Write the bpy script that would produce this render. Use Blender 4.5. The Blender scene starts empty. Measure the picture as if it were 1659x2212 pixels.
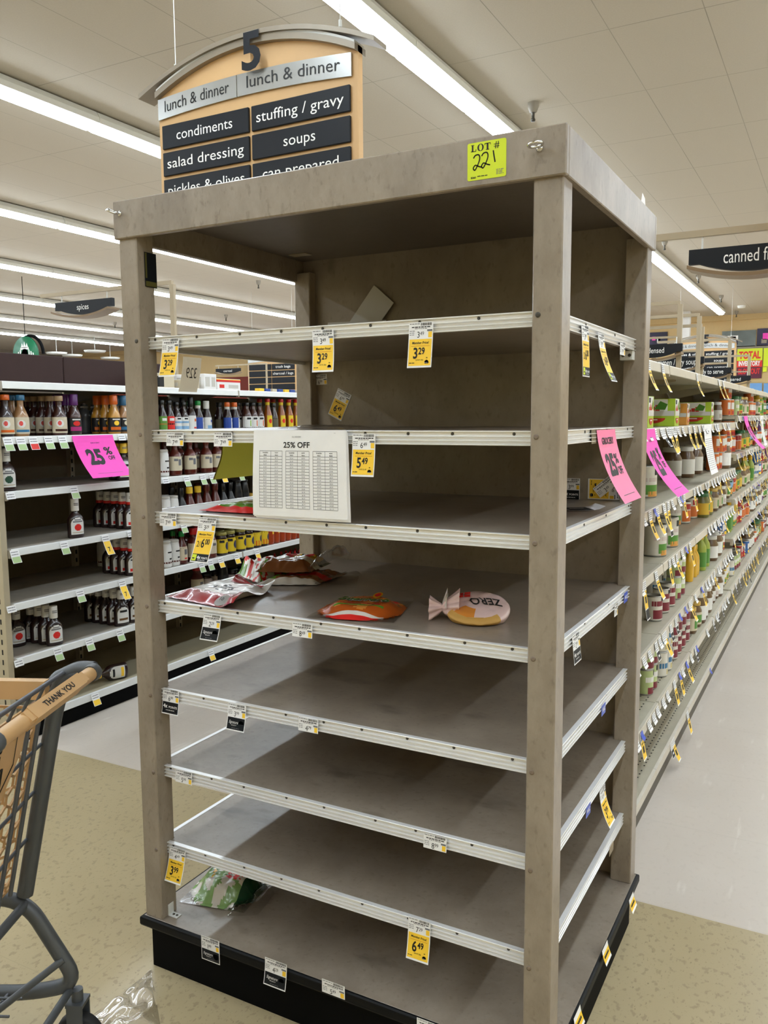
import bpy, math, random
from mathutils import Vector, Matrix, noise
random.seed(7)
S = bpy.context.scene
COL = S.collection
R = math.radians
ORD = ['first','second','third','fourth','fifth','sixth','seventh','eighth','ninth','tenth','eleventh','twelfth',
       'thirteenth','fourteenth','fifteenth','sixteenth','seventeenth','eighteenth','nineteenth','twentieth']
def nth(i):
    if i < 20: return ORD[i]
    tens = ['twenty','thirty','forty','fifty','sixty','seventy','eighty','ninety']
    n = i+1
    t, u = divmod(n, 10)
    if u == 0: return ['','','twentieth','thirtieth','fortieth','fiftieth','sixtieth','seventieth','eightieth','ninetieth'][t]
    return tens[t-2] + '-' + ORD[u-1]

# ------------------------------------------------------------------ camera
PX = 1816.16
CX, CY, CZ = 0.50752, -1.68391, 1.59
YAW, PITCH, ROLL = 0.498305, -0.11205, -0.0064458
_F = Vector((-math.sin(YAW)*math.cos(PITCH), math.cos(YAW)*math.cos(PITCH), math.sin(PITCH)))
_R = Vector((math.cos(YAW), math.sin(YAW), 0)); _U = _R.cross(_F)
_R2 = math.cos(ROLL)*_R + math.sin(ROLL)*_U; _U2 = -math.sin(ROLL)*_R + math.cos(ROLL)*_U
CAM = Vector((CX, CY, CZ))
cd = bpy.data.cameras.new('camera'); cam = bpy.data.objects.new('camera', cd); COL.objects.link(cam)
cam.matrix_world = Matrix(((_R2.x,_U2.x,-_F.x,CX),(_R2.y,_U2.y,-_F.y,CY),(_R2.z,_U2.z,-_F.z,CZ),(0,0,0,1)))
cd.sensor_fit = 'VERTICAL'; cd.sensor_height = 24; cd.lens = PX*24/2212; cd.clip_start = 0.02; cd.clip_end = 200
S.camera = cam
S.view_settings.view_transform = 'Standard'; S.view_settings.look = 'None'
S.view_settings.gamma = 1.0; S.view_settings.use_curve_mapping = False
S.view_settings.exposure = 1.05
LAMP = 14.0            # emission strength of the fluorescent lamps
LAMP_COLOR = (0.79, 0.90, 1.0)
W = bpy.data.worlds.new('world'); S.world = W; W.use_nodes = True
W.node_tree.nodes['Background'].inputs[0].default_value = (0.9, 0.92, 1, 1)
W.node_tree.nodes['Background'].inputs[1].default_value = 0.05
S.cycles.diffuse_bounces = 6; S.cycles.max_bounces = 14; S.cycles.transparent_max_bounces = 16
S.cycles.sample_clamp_indirect = 6.0
S.cycles.caustics_reflective = False; S.cycles.caustics_refractive = False

def ray(u, v): return _F + _R2*((u-829.5)/PX) + _U2*((1106-v)/PX)
def onx(u, v, x): d = ray(u, v); return CAM + d*((x-CX)/d.x)
def ony(u, v, y): d = ray(u, v); return CAM + d*((y-CY)/d.y)
def onz(u, v, z): d = ray(u, v); return CAM + d*((z-CZ)/d.z)

# ------------------------------------------------------------------ materials
def lin(c):
    if isinstance(c, str):
        c = c.lstrip('#'); c = [int(c[i:i+2], 16)/255 for i in (0, 2, 4)]
    return tuple((x/12.92 if x <= .04045 else ((x+.055)/1.055)**2.4) for x in c)
MATS = {}
def mat(name, color='#808080', rough=.5, metal=0., var=0., scale=20., bump=0., bscale=60., spec=.5, coat=0., stretch=None, trans=0., alpha=1.):
    if name in MATS: return MATS[name]
    m = bpy.data.materials.new(name); m.use_nodes = True
    nt = m.node_tree; b = nt.nodes['Principled BSDF']
    c = lin(color)
    b.inputs['Base Color'].default_value = (*c, 1); b.inputs['Roughness'].default_value = rough
    b.inputs['Metallic'].default_value = metal; b.inputs['Specular IOR Level'].default_value = spec
    b.inputs['Coat Weight'].default_value = coat
    b.inputs['Transmission Weight'].default_value = trans
    b.inputs['Alpha'].default_value = alpha
    tc = nt.nodes.new('ShaderNodeTexCoord')
    src = tc.outputs['Object']
    if stretch:
        mp = nt.nodes.new('ShaderNodeMapping'); mp.inputs['Scale'].default_value = stretch
        nt.links.new(src, mp.inputs[0]); src = mp.outputs[0]
    n = nt.nodes.new('ShaderNodeTexNoise'); n.inputs['Scale'].default_value = scale; n.inputs['Detail'].default_value = 5
    nt.links.new(src, n.inputs['Vector'])
    r = nt.nodes.new('ShaderNodeValToRGB'); v = max(var, .02)
    r.color_ramp.elements[0].position = .3; r.color_ramp.elements[1].position = .7
    r.color_ramp.elements[0].color = (*[x*(1-v) for x in c], 1); r.color_ramp.elements[1].color = (*[min(1, x*(1+v)) for x in c], 1)
    nt.links.new(n.outputs['Fac'], r.inputs[0]); nt.links.new(r.outputs[0], b.inputs['Base Color'])
    if bump:
        n2 = nt.nodes.new('ShaderNodeTexNoise'); n2.inputs['Scale'].default_value = bscale; n2.inputs['Detail'].default_value = 3
        nt.links.new(src, n2.inputs['Vector'])
        bp = nt.nodes.new('ShaderNodeBump'); bp.inputs['Strength'].default_value = bump; bp.inputs['Distance'].default_value = .004
        nt.links.new(n2.outputs['Fac'], bp.inputs['Height']); nt.links.new(bp.outputs[0], b.inputs['Normal'])
    MATS[name] = m
    return m
def M(name): return MATS[name]

def node_math(nt, op, a, b=None, clamp=False):
    n = nt.nodes.new('ShaderNodeMath'); n.operation = op; n.use_clamp = clamp
    for i, x in enumerate((a, b)):
        if x is None: continue
        if isinstance(x, (int, float)): n.inputs[i].default_value = x
        else: nt.links.new(x, n.inputs[i])
    return n.outputs[0]
def mixc(nt, f, a, b):
    n = nt.nodes.new('ShaderNodeMix'); n.data_type = 'RGBA'
    for i, x in ((0, f), (6, a), (7, b)):
        if isinstance(x, (int, float)): n.inputs[i].default_value = x
        elif isinstance(x, tuple): n.inputs[i].default_value = (*x, 1)
        else: nt.links.new(x, n.inputs[i])
    return n.outputs[2]
def grid_lines(nt, px, period, offset, width):
    """1 on the joint lines of a regular grid in one axis"""
    t = node_math(nt, 'DIVIDE', node_math(nt, 'SUBTRACT', px, offset), period)
    f = node_math(nt, 'FRACT', node_math(nt, 'ADD', t, 1000.0))
    d = node_math(nt, 'MINIMUM', f, node_math(nt, 'SUBTRACT', 1.0, f))
    return node_math(nt, 'LESS_THAN', d, width/period/2)

def laminate(name, c1, c2, c3, rough=.45, stain=0.0):
    m = bpy.data.materials.new(name); m.use_nodes = True; nt = m.node_tree; b = nt.nodes['Principled BSDF']
    geo = nt.nodes.new('ShaderNodeNewGeometry')
    n1 = nt.nodes.new('ShaderNodeTexNoise'); n1.inputs['Scale'].default_value = 9; n1.inputs['Detail'].default_value = 6; n1.inputs['Roughness'].default_value = .7
    n2 = nt.nodes.new('ShaderNodeTexNoise'); n2.inputs['Scale'].default_value = 70; n2.inputs['Detail'].default_value = 4
    mp = nt.nodes.new('ShaderNodeMapping'); mp.inputs['Scale'].default_value = (1, 1, .55)
    nt.links.new(geo.outputs['Position'], mp.inputs[0])
    for n in (n1, n2): nt.links.new(mp.outputs[0], n.inputs['Vector'])
    r = nt.nodes.new('ShaderNodeValToRGB'); r.color_ramp.elements[0].position = .32; r.color_ramp.elements[1].position = .68
    r.color_ramp.elements[0].color = (*lin(c1), 1); r.color_ramp.elements[1].color = (*lin(c2), 1)
    nt.links.new(n1.outputs['Fac'], r.inputs[0])
    r2 = nt.nodes.new('ShaderNodeValToRGB'); r2.color_ramp.elements[0].position = .58; r2.color_ramp.elements[1].position = .72
    r2.color_ramp.elements[0].color = (0, 0, 0, 1); r2.color_ramp.elements[1].color = (.55, .55, .55, 1)
    nt.links.new(n2.outputs['Fac'], r2.inputs[0])
    col = mixc(nt, r2.outputs[0], r.outputs[0], lin(c3))
    if stain:
        n3 = nt.nodes.new('ShaderNodeTexNoise'); n3.inputs['Scale'].default_value = 4.5; n3.inputs['Detail'].default_value = 3
        mp3 = nt.nodes.new('ShaderNodeMapping'); mp3.inputs['Scale'].default_value = (1, 2.2, 1); mp3.inputs['Rotation'].default_value = (0, 0, .5)
        nt.links.new(geo.outputs['Position'], mp3.inputs[0]); nt.links.new(mp3.outputs[0], n3.inputs['Vector'])
        r3 = nt.nodes.new('ShaderNodeValToRGB'); r3.color_ramp.elements[0].position = .62; r3.color_ramp.elements[1].position = .74
        r3.color_ramp.elements[0].color = (0, 0, 0, 1); r3.color_ramp.elements[1].color = (stain, stain, stain, 1)
        nt.links.new(n3.outputs['Fac'], r3.inputs[0])
        col = mixc(nt, r3.outputs[0], col, lin('#3a332c'))
    nt.links.new(col, b.inputs['Base Color']); b.inputs['Roughness'].default_value = rough
    MATS[name] = m
laminate('laminate', '#84786a', '#a09485', '#71665a', .32)
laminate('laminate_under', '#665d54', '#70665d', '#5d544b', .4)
laminate('laminate_shelf', '#83776a', '#968a7c', '#73685b', .28, .5)

def floor_mat(name, base, c2, fleck1, fleck2, flecks, rough, scuff):
    m = bpy.data.materials.new(name); m.use_nodes = True; nt = m.node_tree; b = nt.nodes['Principled BSDF']
    geo = nt.nodes.new('ShaderNodeNewGeometry'); pos = geo.outputs['Position']
    n1 = nt.nodes.new('ShaderNodeTexNoise'); n1.inputs['Scale'].default_value = 2.2; n1.inputs['Detail'].default_value = 4
    nt.links.new(pos, n1.inputs['Vector'])
    r = nt.nodes.new('ShaderNodeValToRGB'); r.color_ramp.elements[0].position = .3; r.color_ramp.elements[1].position = .7
    r.color_ramp.elements[0].color = (*lin(base), 1); r.color_ramp.elements[1].color = (*lin(c2), 1)
    nt.links.new(n1.outputs['Fac'], r.inputs[0]); col = r.outputs[0]
    for fc, sc, th, sx in ((fleck1, 38, .58, 1.4), (fleck2, 80, .65, 2.2)):
        n = nt.nodes.new('ShaderNodeTexNoise'); n.inputs['Scale'].default_value = sc; n.inputs['Detail'].default_value = 2
        mp = nt.nodes.new('ShaderNodeMapping'); mp.inputs['Scale'].default_value = (sx, 1, 1); mp.inputs['Location'].default_value = (sc, 3, 0)
        nt.links.new(pos, mp.inputs[0]); nt.links.new(mp.outputs[0], n.inputs['Vector'])
        q = nt.nodes.new('ShaderNodeValToRGB'); q.color_ramp.elements[0].position = th; q.color_ramp.elements[1].position = th+.06
        q.color_ramp.elements[0].color = (0, 0, 0, 1); q.color_ramp.elements[1].color = (flecks, flecks, flecks, 1)
        nt.links.new(n.outputs['Fac'], q.inputs[0]); col = mixc(nt, q.outputs[0], col, lin(fc))
    if scuff:   # worn pale scuffs running along the aisle
        n = nt.nodes.new('ShaderNodeTexNoise'); n.inputs['Scale'].default_value = 9; n.inputs['Detail'].default_value = 6
        mp = nt.nodes.new('ShaderNodeMapping'); mp.inputs['Scale'].default_value = (1.6, .3, 1)
        nt.links.new(pos, mp.inputs[0]); nt.links.new(mp.outputs[0], n.inputs['Vector'])
        q = nt.nodes.new('ShaderNodeValToRGB'); q.color_ramp.elements[0].position = .63; q.color_ramp.elements[1].position = .75
        q.color_ramp.elements[0].color = (0, 0, 0, 1); q.color_ramp.elements[1].color = (scuff, scuff, scuff, 1)
        nt.links.new(n.outputs['Fac'], q.inputs[0]); col = mixc(nt, q.outputs[0], col, lin('#f0ebe2'))
    sp = nt.nodes.new('ShaderNodeSeparateXYZ'); nt.links.new(pos, sp.inputs[0])
    g = node_math(nt, 'MAXIMUM', grid_lines(nt, sp.outputs[0], .2957*2, -.127, .003), grid_lines(nt, sp.outputs[1], .2957*2, 1.01, .003))
    col = mixc(nt, node_math(nt, 'MULTIPLY', g, .14), col, lin('#6d6453'))
    nt.links.new(col, b.inputs['Base Color']); b.inputs['Roughness'].default_value = rough
    MATS[name] = m
floor_mat('vinyl_beige', '#ac9c79', '#b6a683', '#97866a', '#6f6047', .6, .28, 0)
floor_mat('vinyl_cream', '#c9beb2', '#cfc5ba', '#c2b7ab', '#bdb2a6', .3, .3, .5)

def ceiling_mat():
    m = bpy.data.materials.new('ceiling_tile'); m.use_nodes = True; nt = m.node_tree; b = nt.nodes['Principled BSDF']
    geo = nt.nodes.new('ShaderNodeNewGeometry'); pos = geo.outputs['Position']
    sp = nt.nodes.new('ShaderNodeSeparateXYZ'); nt.links.new(pos, sp.inputs[0])
    n = nt.nodes.new('ShaderNodeTexNoise'); n.inputs['Scale'].default_value = 90; n.inputs['Detail'].default_value = 2
    nt.links.new(pos, n.inputs['Vector'])
    g = node_math(nt, 'MAXIMUM', grid_lines(nt, sp.outputs[0], .611, -1.624, .006), grid_lines(nt, sp.outputs[1], 1.222, 4.338, .008))
    n2 = nt.nodes.new('ShaderNodeTexNoise'); n2.inputs['Scale'].default_value = 1.3
    nt.links.new(pos, n2.inputs['Vector'])
    g = node_math(nt, 'MULTIPLY', g, node_math(nt, 'MULTIPLY', n2.outputs['Fac'], .9))
    base = mixc(nt, n.outputs['Fac'], lin('#b3aa9a'), lin('#bdb5a5'))
    col = mixc(nt, g, base, lin('#6b6456'))
    nt.links.new(col, b.inputs['Base Color']); b.inputs['Roughness'].default_value = .85
    MATS['ceiling_tile'] = m
ceiling_mat()

def emit(name, color, strength):
    m = bpy.data.materials.new(name); m.use_nodes = True; nt = m.node_tree
    b = nt.nodes['Principled BSDF']; b.inputs['Base Color'].default_value = (.9, .9, .9, 1)
    b.inputs['Emission Color'].default_value = (*color, 1); b.inputs['Emission Strength'].default_value = strength
    MATS[name] = m
emit('lamp', LAMP_COLOR, LAMP)

def film(name, tint, gloss, rough=.06):
    """clear plastic film: see-through with a shiny skin"""
    m = bpy.data.materials.new(name); m.use_nodes = True; nt = m.node_tree
    nt.nodes.remove(nt.nodes['Principled BSDF'])
    t = nt.nodes.new('ShaderNodeBsdfTransparent'); t.inputs[0].default_value = (*tint, 1)
    g = nt.nodes.new('ShaderNodeBsdfGlossy'); g.inputs['Roughness'].default_value = rough; g.inputs[0].default_value = (1, 1, 1, 1)
    fr = nt.nodes.new('ShaderNodeLayerWeight'); fr.inputs[0].default_value = .35
    f = node_math(nt, 'ADD', node_math(nt, 'MULTIPLY', fr.outputs['Fresnel'], .35), gloss, True)
    mx = nt.nodes.new('ShaderNodeMixShader')
    nt.links.new(f, mx.inputs[0]); nt.links.new(t.outputs[0], mx.inputs[1]); nt.links.new(g.outputs[0], mx.inputs[2])
    nt.links.new(mx.outputs[0], nt.nodes['Material Output'].inputs[0])
    MATS[name] = m
film('clear_film', (.97, .97, .97), .09, .1)
film('floor_film', (.99, .98, .97), .06, .14)

def thin_paper(name, color, k=.55):
    """paper that lets some light through"""
    m = bpy.data.materials.new(name); m.use_nodes = True; nt = m.node_tree; b = nt.nodes['Principled BSDF']
    c = (*lin(color), 1); b.inputs['Base Color'].default_value = c; b.inputs['Roughness'].default_value = .8
    t = nt.nodes.new('ShaderNodeBsdfTranslucent'); t.inputs[0].default_value = c
    mx = nt.nodes.new('ShaderNodeMixShader'); mx.inputs[0].default_value = k
    nt.links.new(b.outputs[0], mx.inputs[1]); nt.links.new(t.outputs[0], mx.inputs[2]); nt.links.new(mx.outputs[0], nt.nodes['Material Output'].inputs[0])
    MATS[name] = m
thin_paper('paper_yellow_shaded', '#8f862f', .45); thin_paper('paper_back', '#c4b79f', .5)  # yellow sign's sheet is olive because its shade is put into the colour
mat('olive_dark', '#55501f', .6)
mat('aluminium', '#f0f0f0', .28, .3, .02, 40)
mat('chrome', '#d8d8d8', .15, 1)
mat('screw', '#55524c', .45, .8)
mat('black_base', '#050506', .7, spec=.1)
mat('bumper', '#0a0b0d', .5, spec=.2)
mat('white_metal', '#d8d9d6', .4, 0, .02)
mat('rail_white', '#e9ecec', .25, 0, .02, coat=.3)
mat('almond_metal', '#b5aa92', .45, 0, .03)
mat('gondola_shelf', '#b3ac98', .45, 0, .06, 12)
mat('gondola_back', '#857963', .55, 0, .05)
mat('dark_back', '#75694f', .6, 0, .05)
mat('maroon', '#33201f', .5, 0, .05, spec=.25)
mat('slot', '#1d1a17', .8)
mat('lamp_housing', '#dcdcd6', .5)
mat('lamp_cap', '#b9bcc0', .5)
mat('paper', '#efeff0', .7, 0, .01)


mat('ink', '#141414', .6)
mat('ink_gray', '#6f6f73', .7)
mat('tag_yellow', '#fccf38', .5, 0, .02)
mat('tag_orange', '#c9791c', .5)
mat('tag_navy', '#0b1018', .5, spec=.3)
mat('tag_blue', '#2b4fc4', .35)
mat('tag_green', '#a9c48b', .5)
mat('tag_red', '#d8241c', .5)
mat('lot_yellow', '#d3e423', .5)
mat('pink', '#f745ba', .55, 0, .01)
mat('pink_light', '#f57ea8', .55, 0, .01)
mat('tan_sign', '#d3ab78', .55, 0, .02)
mat('sign_dark', '#10131a', .5, spec=.3)
mat('sign_metal', '#b9bab8', .3, .75, .05, 6, stretch=(1, 30, 1))
mat('sign_bronze', '#8d8272', .4, .2)
mat('sign_white', '#f2f2f0', .5)
mat('beige_tube', '#a89980', .5)
mat('cart_gray', '#505356', .4, .2, .05)
mat('cart_tan', '#c09a6c', .4, 0, .03)
mat('cart_tan_dark', '#9b6f3f', .45)
mat('wire_gray', '#5a5d63', .4, .4)
mat('rubber', '#1b1b1c', .7)
mat('wall_tan', '#cbb07f', .8, 0, .02)
mat('wall_cream', '#d9c795', .8)
mat('wall_red', '#7a3023', .7)
mat('wall_gray', '#8c8478', .8)
mat('column_white', '#c9c6c0', .6)
mat('poster_navy', '#2a2640', .5, 0, .5, 2.5)
mat('card_gray', '#c9c6c0', .7)
mat('cap_tan', '#7d6e60', .5)
mat('card_light', '#c9c7c2', .5)
mat('poster_slate', '#6d7674', .6, 0, .3, 2)
mat('poster_plum', '#5a1230', .5)
mat('cooler_blue', '#6ea0d8', .4)
mat('logo_green', '#0e6b45', .4)
mat('kick_dark', '#5b554b', .6)
mat('rail_almond', '#c6bfb0', .35, 0, .04)
mat('shelf_worn', '#a39c90', .5, 0, .12, 9)
mat('deck_beige', '#b0a88f', .5, 0, .06, 9)
mat('bread', '#b9792f', .6, 0, .2, 30); mat('bread_dark', '#6b4a22', .6); mat('onion', '#7d4a7c', .5); mat('bag_green', '#2c8a3a', .25, coat=.5)
mat('apron_bronze', '#7d6548', .45)
mat('sprinkler_gray', '#8d867a', .5)
# ------------------------------------------------------------------ geometry helpers
def V(*a): return Vector(a)
X3, Y3, Z3 = V(1,0,0), V(0,1,0), V(0,0,1)
def hit(fn):   # adapt: return tuple->Vector
    return Vector(fn)
class MB:
    """collects shapes and links them as ONE mesh object"""
    def __init__(s): s.v = []; s.f = []; s.m = []; s.sm = []; s.names = []
    def mi(s, name):
        if name not in s.names: s.names.append(name)
        return s.names.index(name)
    def add(s, vs, fs, m, smooth=False):
        o = len(s.v); k = s.mi(m); s.v += [tuple(v) for v in vs]
        for f in fs: s.f.append([o+i for i in f]); s.m.append(k); s.sm.append(smooth)
    def poly(s, pts, m): s.add(pts, [list(range(len(pts)))], m)
    def box(s, lo, hi, m):
        a, b, c = lo; d, e, f = hi
        s.add([(a,b,c),(d,b,c),(d,e,c),(a,e,c),(a,b,f),(d,b,f),(d,e,f),(a,e,f)],
              [(0,3,2,1),(4,5,6,7),(0,1,5,4),(1,2,6,5),(2,3,7,6),(3,0,4,7)], m)
    def bbox(s, lo, hi, m, r=.002):
        """box with small chamfered vertical and top edges"""
        a, b, c = lo; d, e, f = hi
        p = [(a+r,b),(d-r,b),(d,b+r),(d,e-r),(d-r,e),(a+r,e),(a,e-r),(a,b+r)]
        s.prism([(x,y) for x,y in p], c+r, f-r, m)
        q = [(a+r,b+r),(d-r,b+r),(d-r,e-r),(a+r,e-r)]
        for z0, z1, top in ((f-r, f, True), (c+r, c, False)):
            vs = [(x,y,z0) for x,y in p]+[(x,y,z1) for x,y in q]
            fs = [(0,1,9,8),(1,2,9),(2,3,10,9),(3,4,10),(4,5,11,10),(5,6,11),(6,7,8,11),(7,0,8),(8,9,10,11)]
            if not top: fs = [tuple(reversed(k)) for k in fs]
            s.add(vs, fs, m)
    def obox(s, c, ax, ay, az, hx, hy, hz, m):
        c = Vector(c); vs = []
        for k in (-1,1):
            for i, j in ((-1,-1),(1,-1),(1,1),(-1,1)): vs.append(c+ax*hx*i+ay*hy*j+az*hz*k)
        s.add(vs, [(0,3,2,1),(4,5,6,7),(0,1,5,4),(1,2,6,5),(2,3,7,6),(3,0,4,7)], m)
    def prism(s, pts, z0, z1, m, fn=None, smooth=False):
        """extrude a 2-D outline; fn maps (a, b, c) to a point"""
        fn = fn or (lambda a, b, c: (a, b, c)); n = len(pts)
        vs = [fn(a,b,z0) for a,b in pts]+[fn(a,b,z1) for a,b in pts]
        s.add(vs, [(i,(i+1)%n,n+(i+1)%n,n+i) for i in range(n)], m, smooth)
        s.add([vs[i] for i in range(n)], [list(range(n-1,-1,-1))], m); s.add([vs[n+i] for i in range(n)], [list(range(n))], m)
    def lathe(s, prof, c, n, m, axis=None, arc=None, smooth=True, sx=1., sy=1.):
        """prof: [(r, z)] bottom to top about c"""
        c = Vector(c); a0, a1 = arc or (0, 2*math.pi); closed = arc is None
        cols = n if closed else n+1
        if axis is None: ex, ey, ez = X3, Y3, Z3
        else:
            ez = Vector(axis).normalized(); ex = ez.orthogonal().normalized(); ey = ez.cross(ex)
        vs = []; fs = []
        for r, z in prof:
            for i in range(cols):
                t = a0+(a1-a0)*i/n
                vs.append(c+ex*(r*sx*math.cos(t))+ey*(r*sy*math.sin(t))+ez*z)
        for k in range(len(prof)-1):
            for i in range(n):
                j = (i+1) % cols if closed else i+1
                fs.append((k*cols+i, k*cols+j, (k+1)*cols+j, (k+1)*cols+i))
        s.add(vs, fs, m, smooth)
        if closed:
            for k, rev in ((0, True), (len(prof)-1, False)):
                if prof[k][0] > 1e-5:
                    f = [k*n+i for i in range(n)]
                    s.add([vs[i] for i in f], [list(range(n-1,-1,-1)) if rev else list(range(n))], m)
    def tube(s, pts, r, n, m, caps=True, flat=None):
        pts = [Vector(p) for p in pts]; rs = r if isinstance(r, (list, tuple)) else [r]*len(pts)
        vs = []; up = None
        for i, p in enumerate(pts):
            d = (pts[min(i+1,len(pts)-1)]-pts[max(i-1,0)]).normalized()
            if up is None: up = d.orthogonal().normalized() if abs(d.z) > .95 else (Z3-d*d.z).normalized()
            else: up = (up-d*up.dot(d)).normalized()
            sd = d.cross(up)
            for k in range(n):
                t = 2*math.pi*(k+.5)/n
                vs.append(p+up*(math.sin(t)*rs[i])+sd*(math.cos(t)*rs[i]))
        fs = [(i*n+k, i*n+(k+1)%n, (i+1)*n+(k+1)%n, (i+1)*n+k) for i in range(len(pts)-1) for k in range(n)]
        s.add(vs, fs, m, n > 4)
        if caps:
            s.add(vs[:n], [list(range(n-1,-1,-1))], m); s.add(vs[-n:], [list(range(n))], m)
    def grid(s, fn, nu, nv, m, smooth=True):
        """fn(s, t) -> point for s, t in 0..1; m may be a function of (s, t)"""
        vs = [fn(i/nu, j/nv) for j in range(nv+1) for i in range(nu+1)]
        if callable(m):
            by = {}
            for j in range(nv):
                for i in range(nu): by.setdefault(m((i+.5)/nu, (j+.5)/nv), []).append((j*(nu+1)+i, j*(nu+1)+i+1, (j+1)*(nu+1)+i+1, (j+1)*(nu+1)+i))
            o = len(s.v); s.v += [tuple(v) for v in vs]
            for name, fs in by.items():
                k = s.mi(name)
                for f in fs: s.f.append([o+q for q in f]); s.m.append(k); s.sm.append(smooth)
        else:
            s.add(vs, [(j*(nu+1)+i, j*(nu+1)+i+1, (j+1)*(nu+1)+i+1, (j+1)*(nu+1)+i) for j in range(nv) for i in range(nu)], m, smooth)
    def text(s, string, fn, h, m, w=None, align='C', bold=0., shear=0., off=0.):
        """flat lettering; fn(a, b, n) maps local right/up/normal to a point; h = cap height"""
        vs, fs, x0, x1 = glyphs(string, bold)
        k = h/.69; kx = k if w is None else w/max(1e-6, x1-x0)
        o = {'C': (x0+x1)/2, 'L': x0, 'R': x1}[align]
        s.add([fn((x-o)*kx+shear*(y*k), y*k, off) for x, y in vs], fs, m)
    def build(s, name, parent=None, loc=None):
        me = bpy.data.meshes.new(name); me.from_pydata(s.v, [], s.f)
        for n in s.names: me.materials.append(MATS[n])
        me.polygons.foreach_set('material_index', s.m); me.polygons.foreach_set('use_smooth', s.sm); me.update()
        o = bpy.data.objects.new(name, me); COL.objects.link(o)
        if parent is not None: o.parent = parent
        if loc is not None: o.location = loc
        return o
_gl = {}
def glyphs(string, bold=0.):
    key = (string, bold)
    if key not in _gl:
        c = bpy.data.curves.new('lettering', 'FONT'); c.body = string; c.size = 1; c.offset = bold; c.resolution_u = 3
        o = bpy.data.objects.new('lettering', c); COL.objects.link(o)
        dg = bpy.context.evaluated_depsgraph_get(); me = bpy.data.meshes.new_from_object(o.evaluated_get(dg))
        vs = [(v.co.x, v.co.y) for v in me.vertices]; fs = [list(p.vertices) for p in me.polygons]
        bpy.data.objects.remove(o); bpy.data.curves.remove(c); bpy.data.meshes.remove(me)
        xs = [v[0] for v in vs] or [0, 1]
        _gl[key] = (vs, fs, min(xs), max(xs))
    return _gl[key]
def label(o, lab, cat, group=None):
    o['label'] = lab; o['category'] = cat
    if group: o['group'] = group
    return o
def thing(name, lab, cat, loc=(0,0,0), rz=0., group=None):
    o = bpy.data.objects.new(name, None); COL.objects.link(o); o.empty_display_size = .05
    o.location = loc; o.rotation_euler = (0,0,rz)
    return label(o, lab, cat, group)
KIDS = {}
def kids(o): return [c for c in bpy.data.objects if c.parent is o] if o.name not in KIDS else KIDS[o.name]
def remember(o): KIDS[o.name] = [c for c in COL.objects if c.parent is o]; return o
def dup(o, loc, rz=None, lab=None, scale=None):
    c = o.copy(); COL.objects.link(c); c.location = loc
    if rz is not None: c.rotation_euler = (0,0,rz)
    if scale is not None: c.scale = scale
    if lab: c['label'] = lab
    for k in kids(o):
        d = k.copy(); COL.objects.link(d); d.parent = c
    return c
def structure(o): o['kind'] = 'structure'; return o
def plane_fn(o, ax, ay, an): 
    o = Vector(o)
    return lambda a, b, n=0.: o+ax*a+ay*b+an*n

# ------------------------------------------------------------------ the room
CEIL = 4.19
XL, XR, YB, YF = -27.0, 9.0, -8.0, 22.4
m = MB(); m.box((XL, YB, -.1), (XR, 1.005, 0), 'vinyl_beige'); m.box((XL, 1.005, -.1), (XR, YF, 0), 'vinyl_cream')
structure(m.build('floor'))
m = MB(); m.box((XL, YB, CEIL), (XR, YF, CEIL+.1), 'ceiling_tile'); structure(m.build('ceiling'))
m = MB(); m.box((XL, YF, 0), (XR, YF+.1, CEIL), 'wall_tan'); structure(m.build('wall_back'))
m = MB(); m.box((XL-.1, YB, 0), (XL, YF, CEIL), 'wall_gray'); structure(m.build('wall_left'))
m = MB(); m.box((XR, YB, 0), (XR+.1, YF, CEIL), 'wall_cream'); structure(m.build('wall_right'))
m = MB(); m.box((XL, YB-.1, 0), (XR, YB, CEIL), 'wall_cream'); structure(m.build('wall_front'))
# ceiling moulding at the far wall
m = MB(); m.box((XL+.01, YF-.12, CEIL-.14), (XR-.01, YF-.001, CEIL-.001), 'wall_tan'); structure(m.build('trim_1'))
# red wall below the tan, to the left of the far signs
m = MB(); m.box((XL+.01, YF-.06, .01), (-9.0, YF-.002, 3.05), 'wall_red'); structure(m.build('trim_2'))

# ------------------------------------------------------------------ fluorescent strips
ROWS = [-2.26, -5.25, -8.5, -11.6, -14.8, -17.9, -20.9, .86, 4.0, 7.1]
rowname = ['over the rack', 'over the condiment shelving', 'third from the rack', 'fourth from the rack', 'fifth from the rack',
           'sixth from the rack', 'farthest left', 'over the right aisle', 'right of the right aisle', 'farthest right']
FL = 2.44
m = MB()
zc = CEIL-.012
m.prism([(-.1,zc-.095),(.1,zc-.095),(.1,zc-.05),(.07,zc),(-.07,zc),(-.1,zc-.05)], .004, FL-.004, 'lamp_housing', fn=lambda a,b,c:(a,c,b))
m.box((-.02,FL*.3,zc), (.02,FL*.3+.06,CEIL), 'lamp_housing'); m.box((-.02,FL*.7,zc), (.02,FL*.7+.06,CEIL), 'lamp_housing')
housing = m
t = MB()
for k in range(2):
    a, b = k*FL/2+.03, (k+1)*FL/2-.03
    t.prism([(-.078,zc-.0945),(-.07,zc-.122),(-.036,zc-.142),(.036,zc-.142),(.07,zc-.122),(.078,zc-.0945)], a, b, 'lamp', fn=lambda a,b,c:(a,c,b))
c = MB()
for y in (.012, FL/2, FL-.012): c.box((-.05,y-.012,zc-.125), (.05,y+.012,zc-.0945), 'lamp_cap')
proto = None
YEND = 20.8
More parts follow.
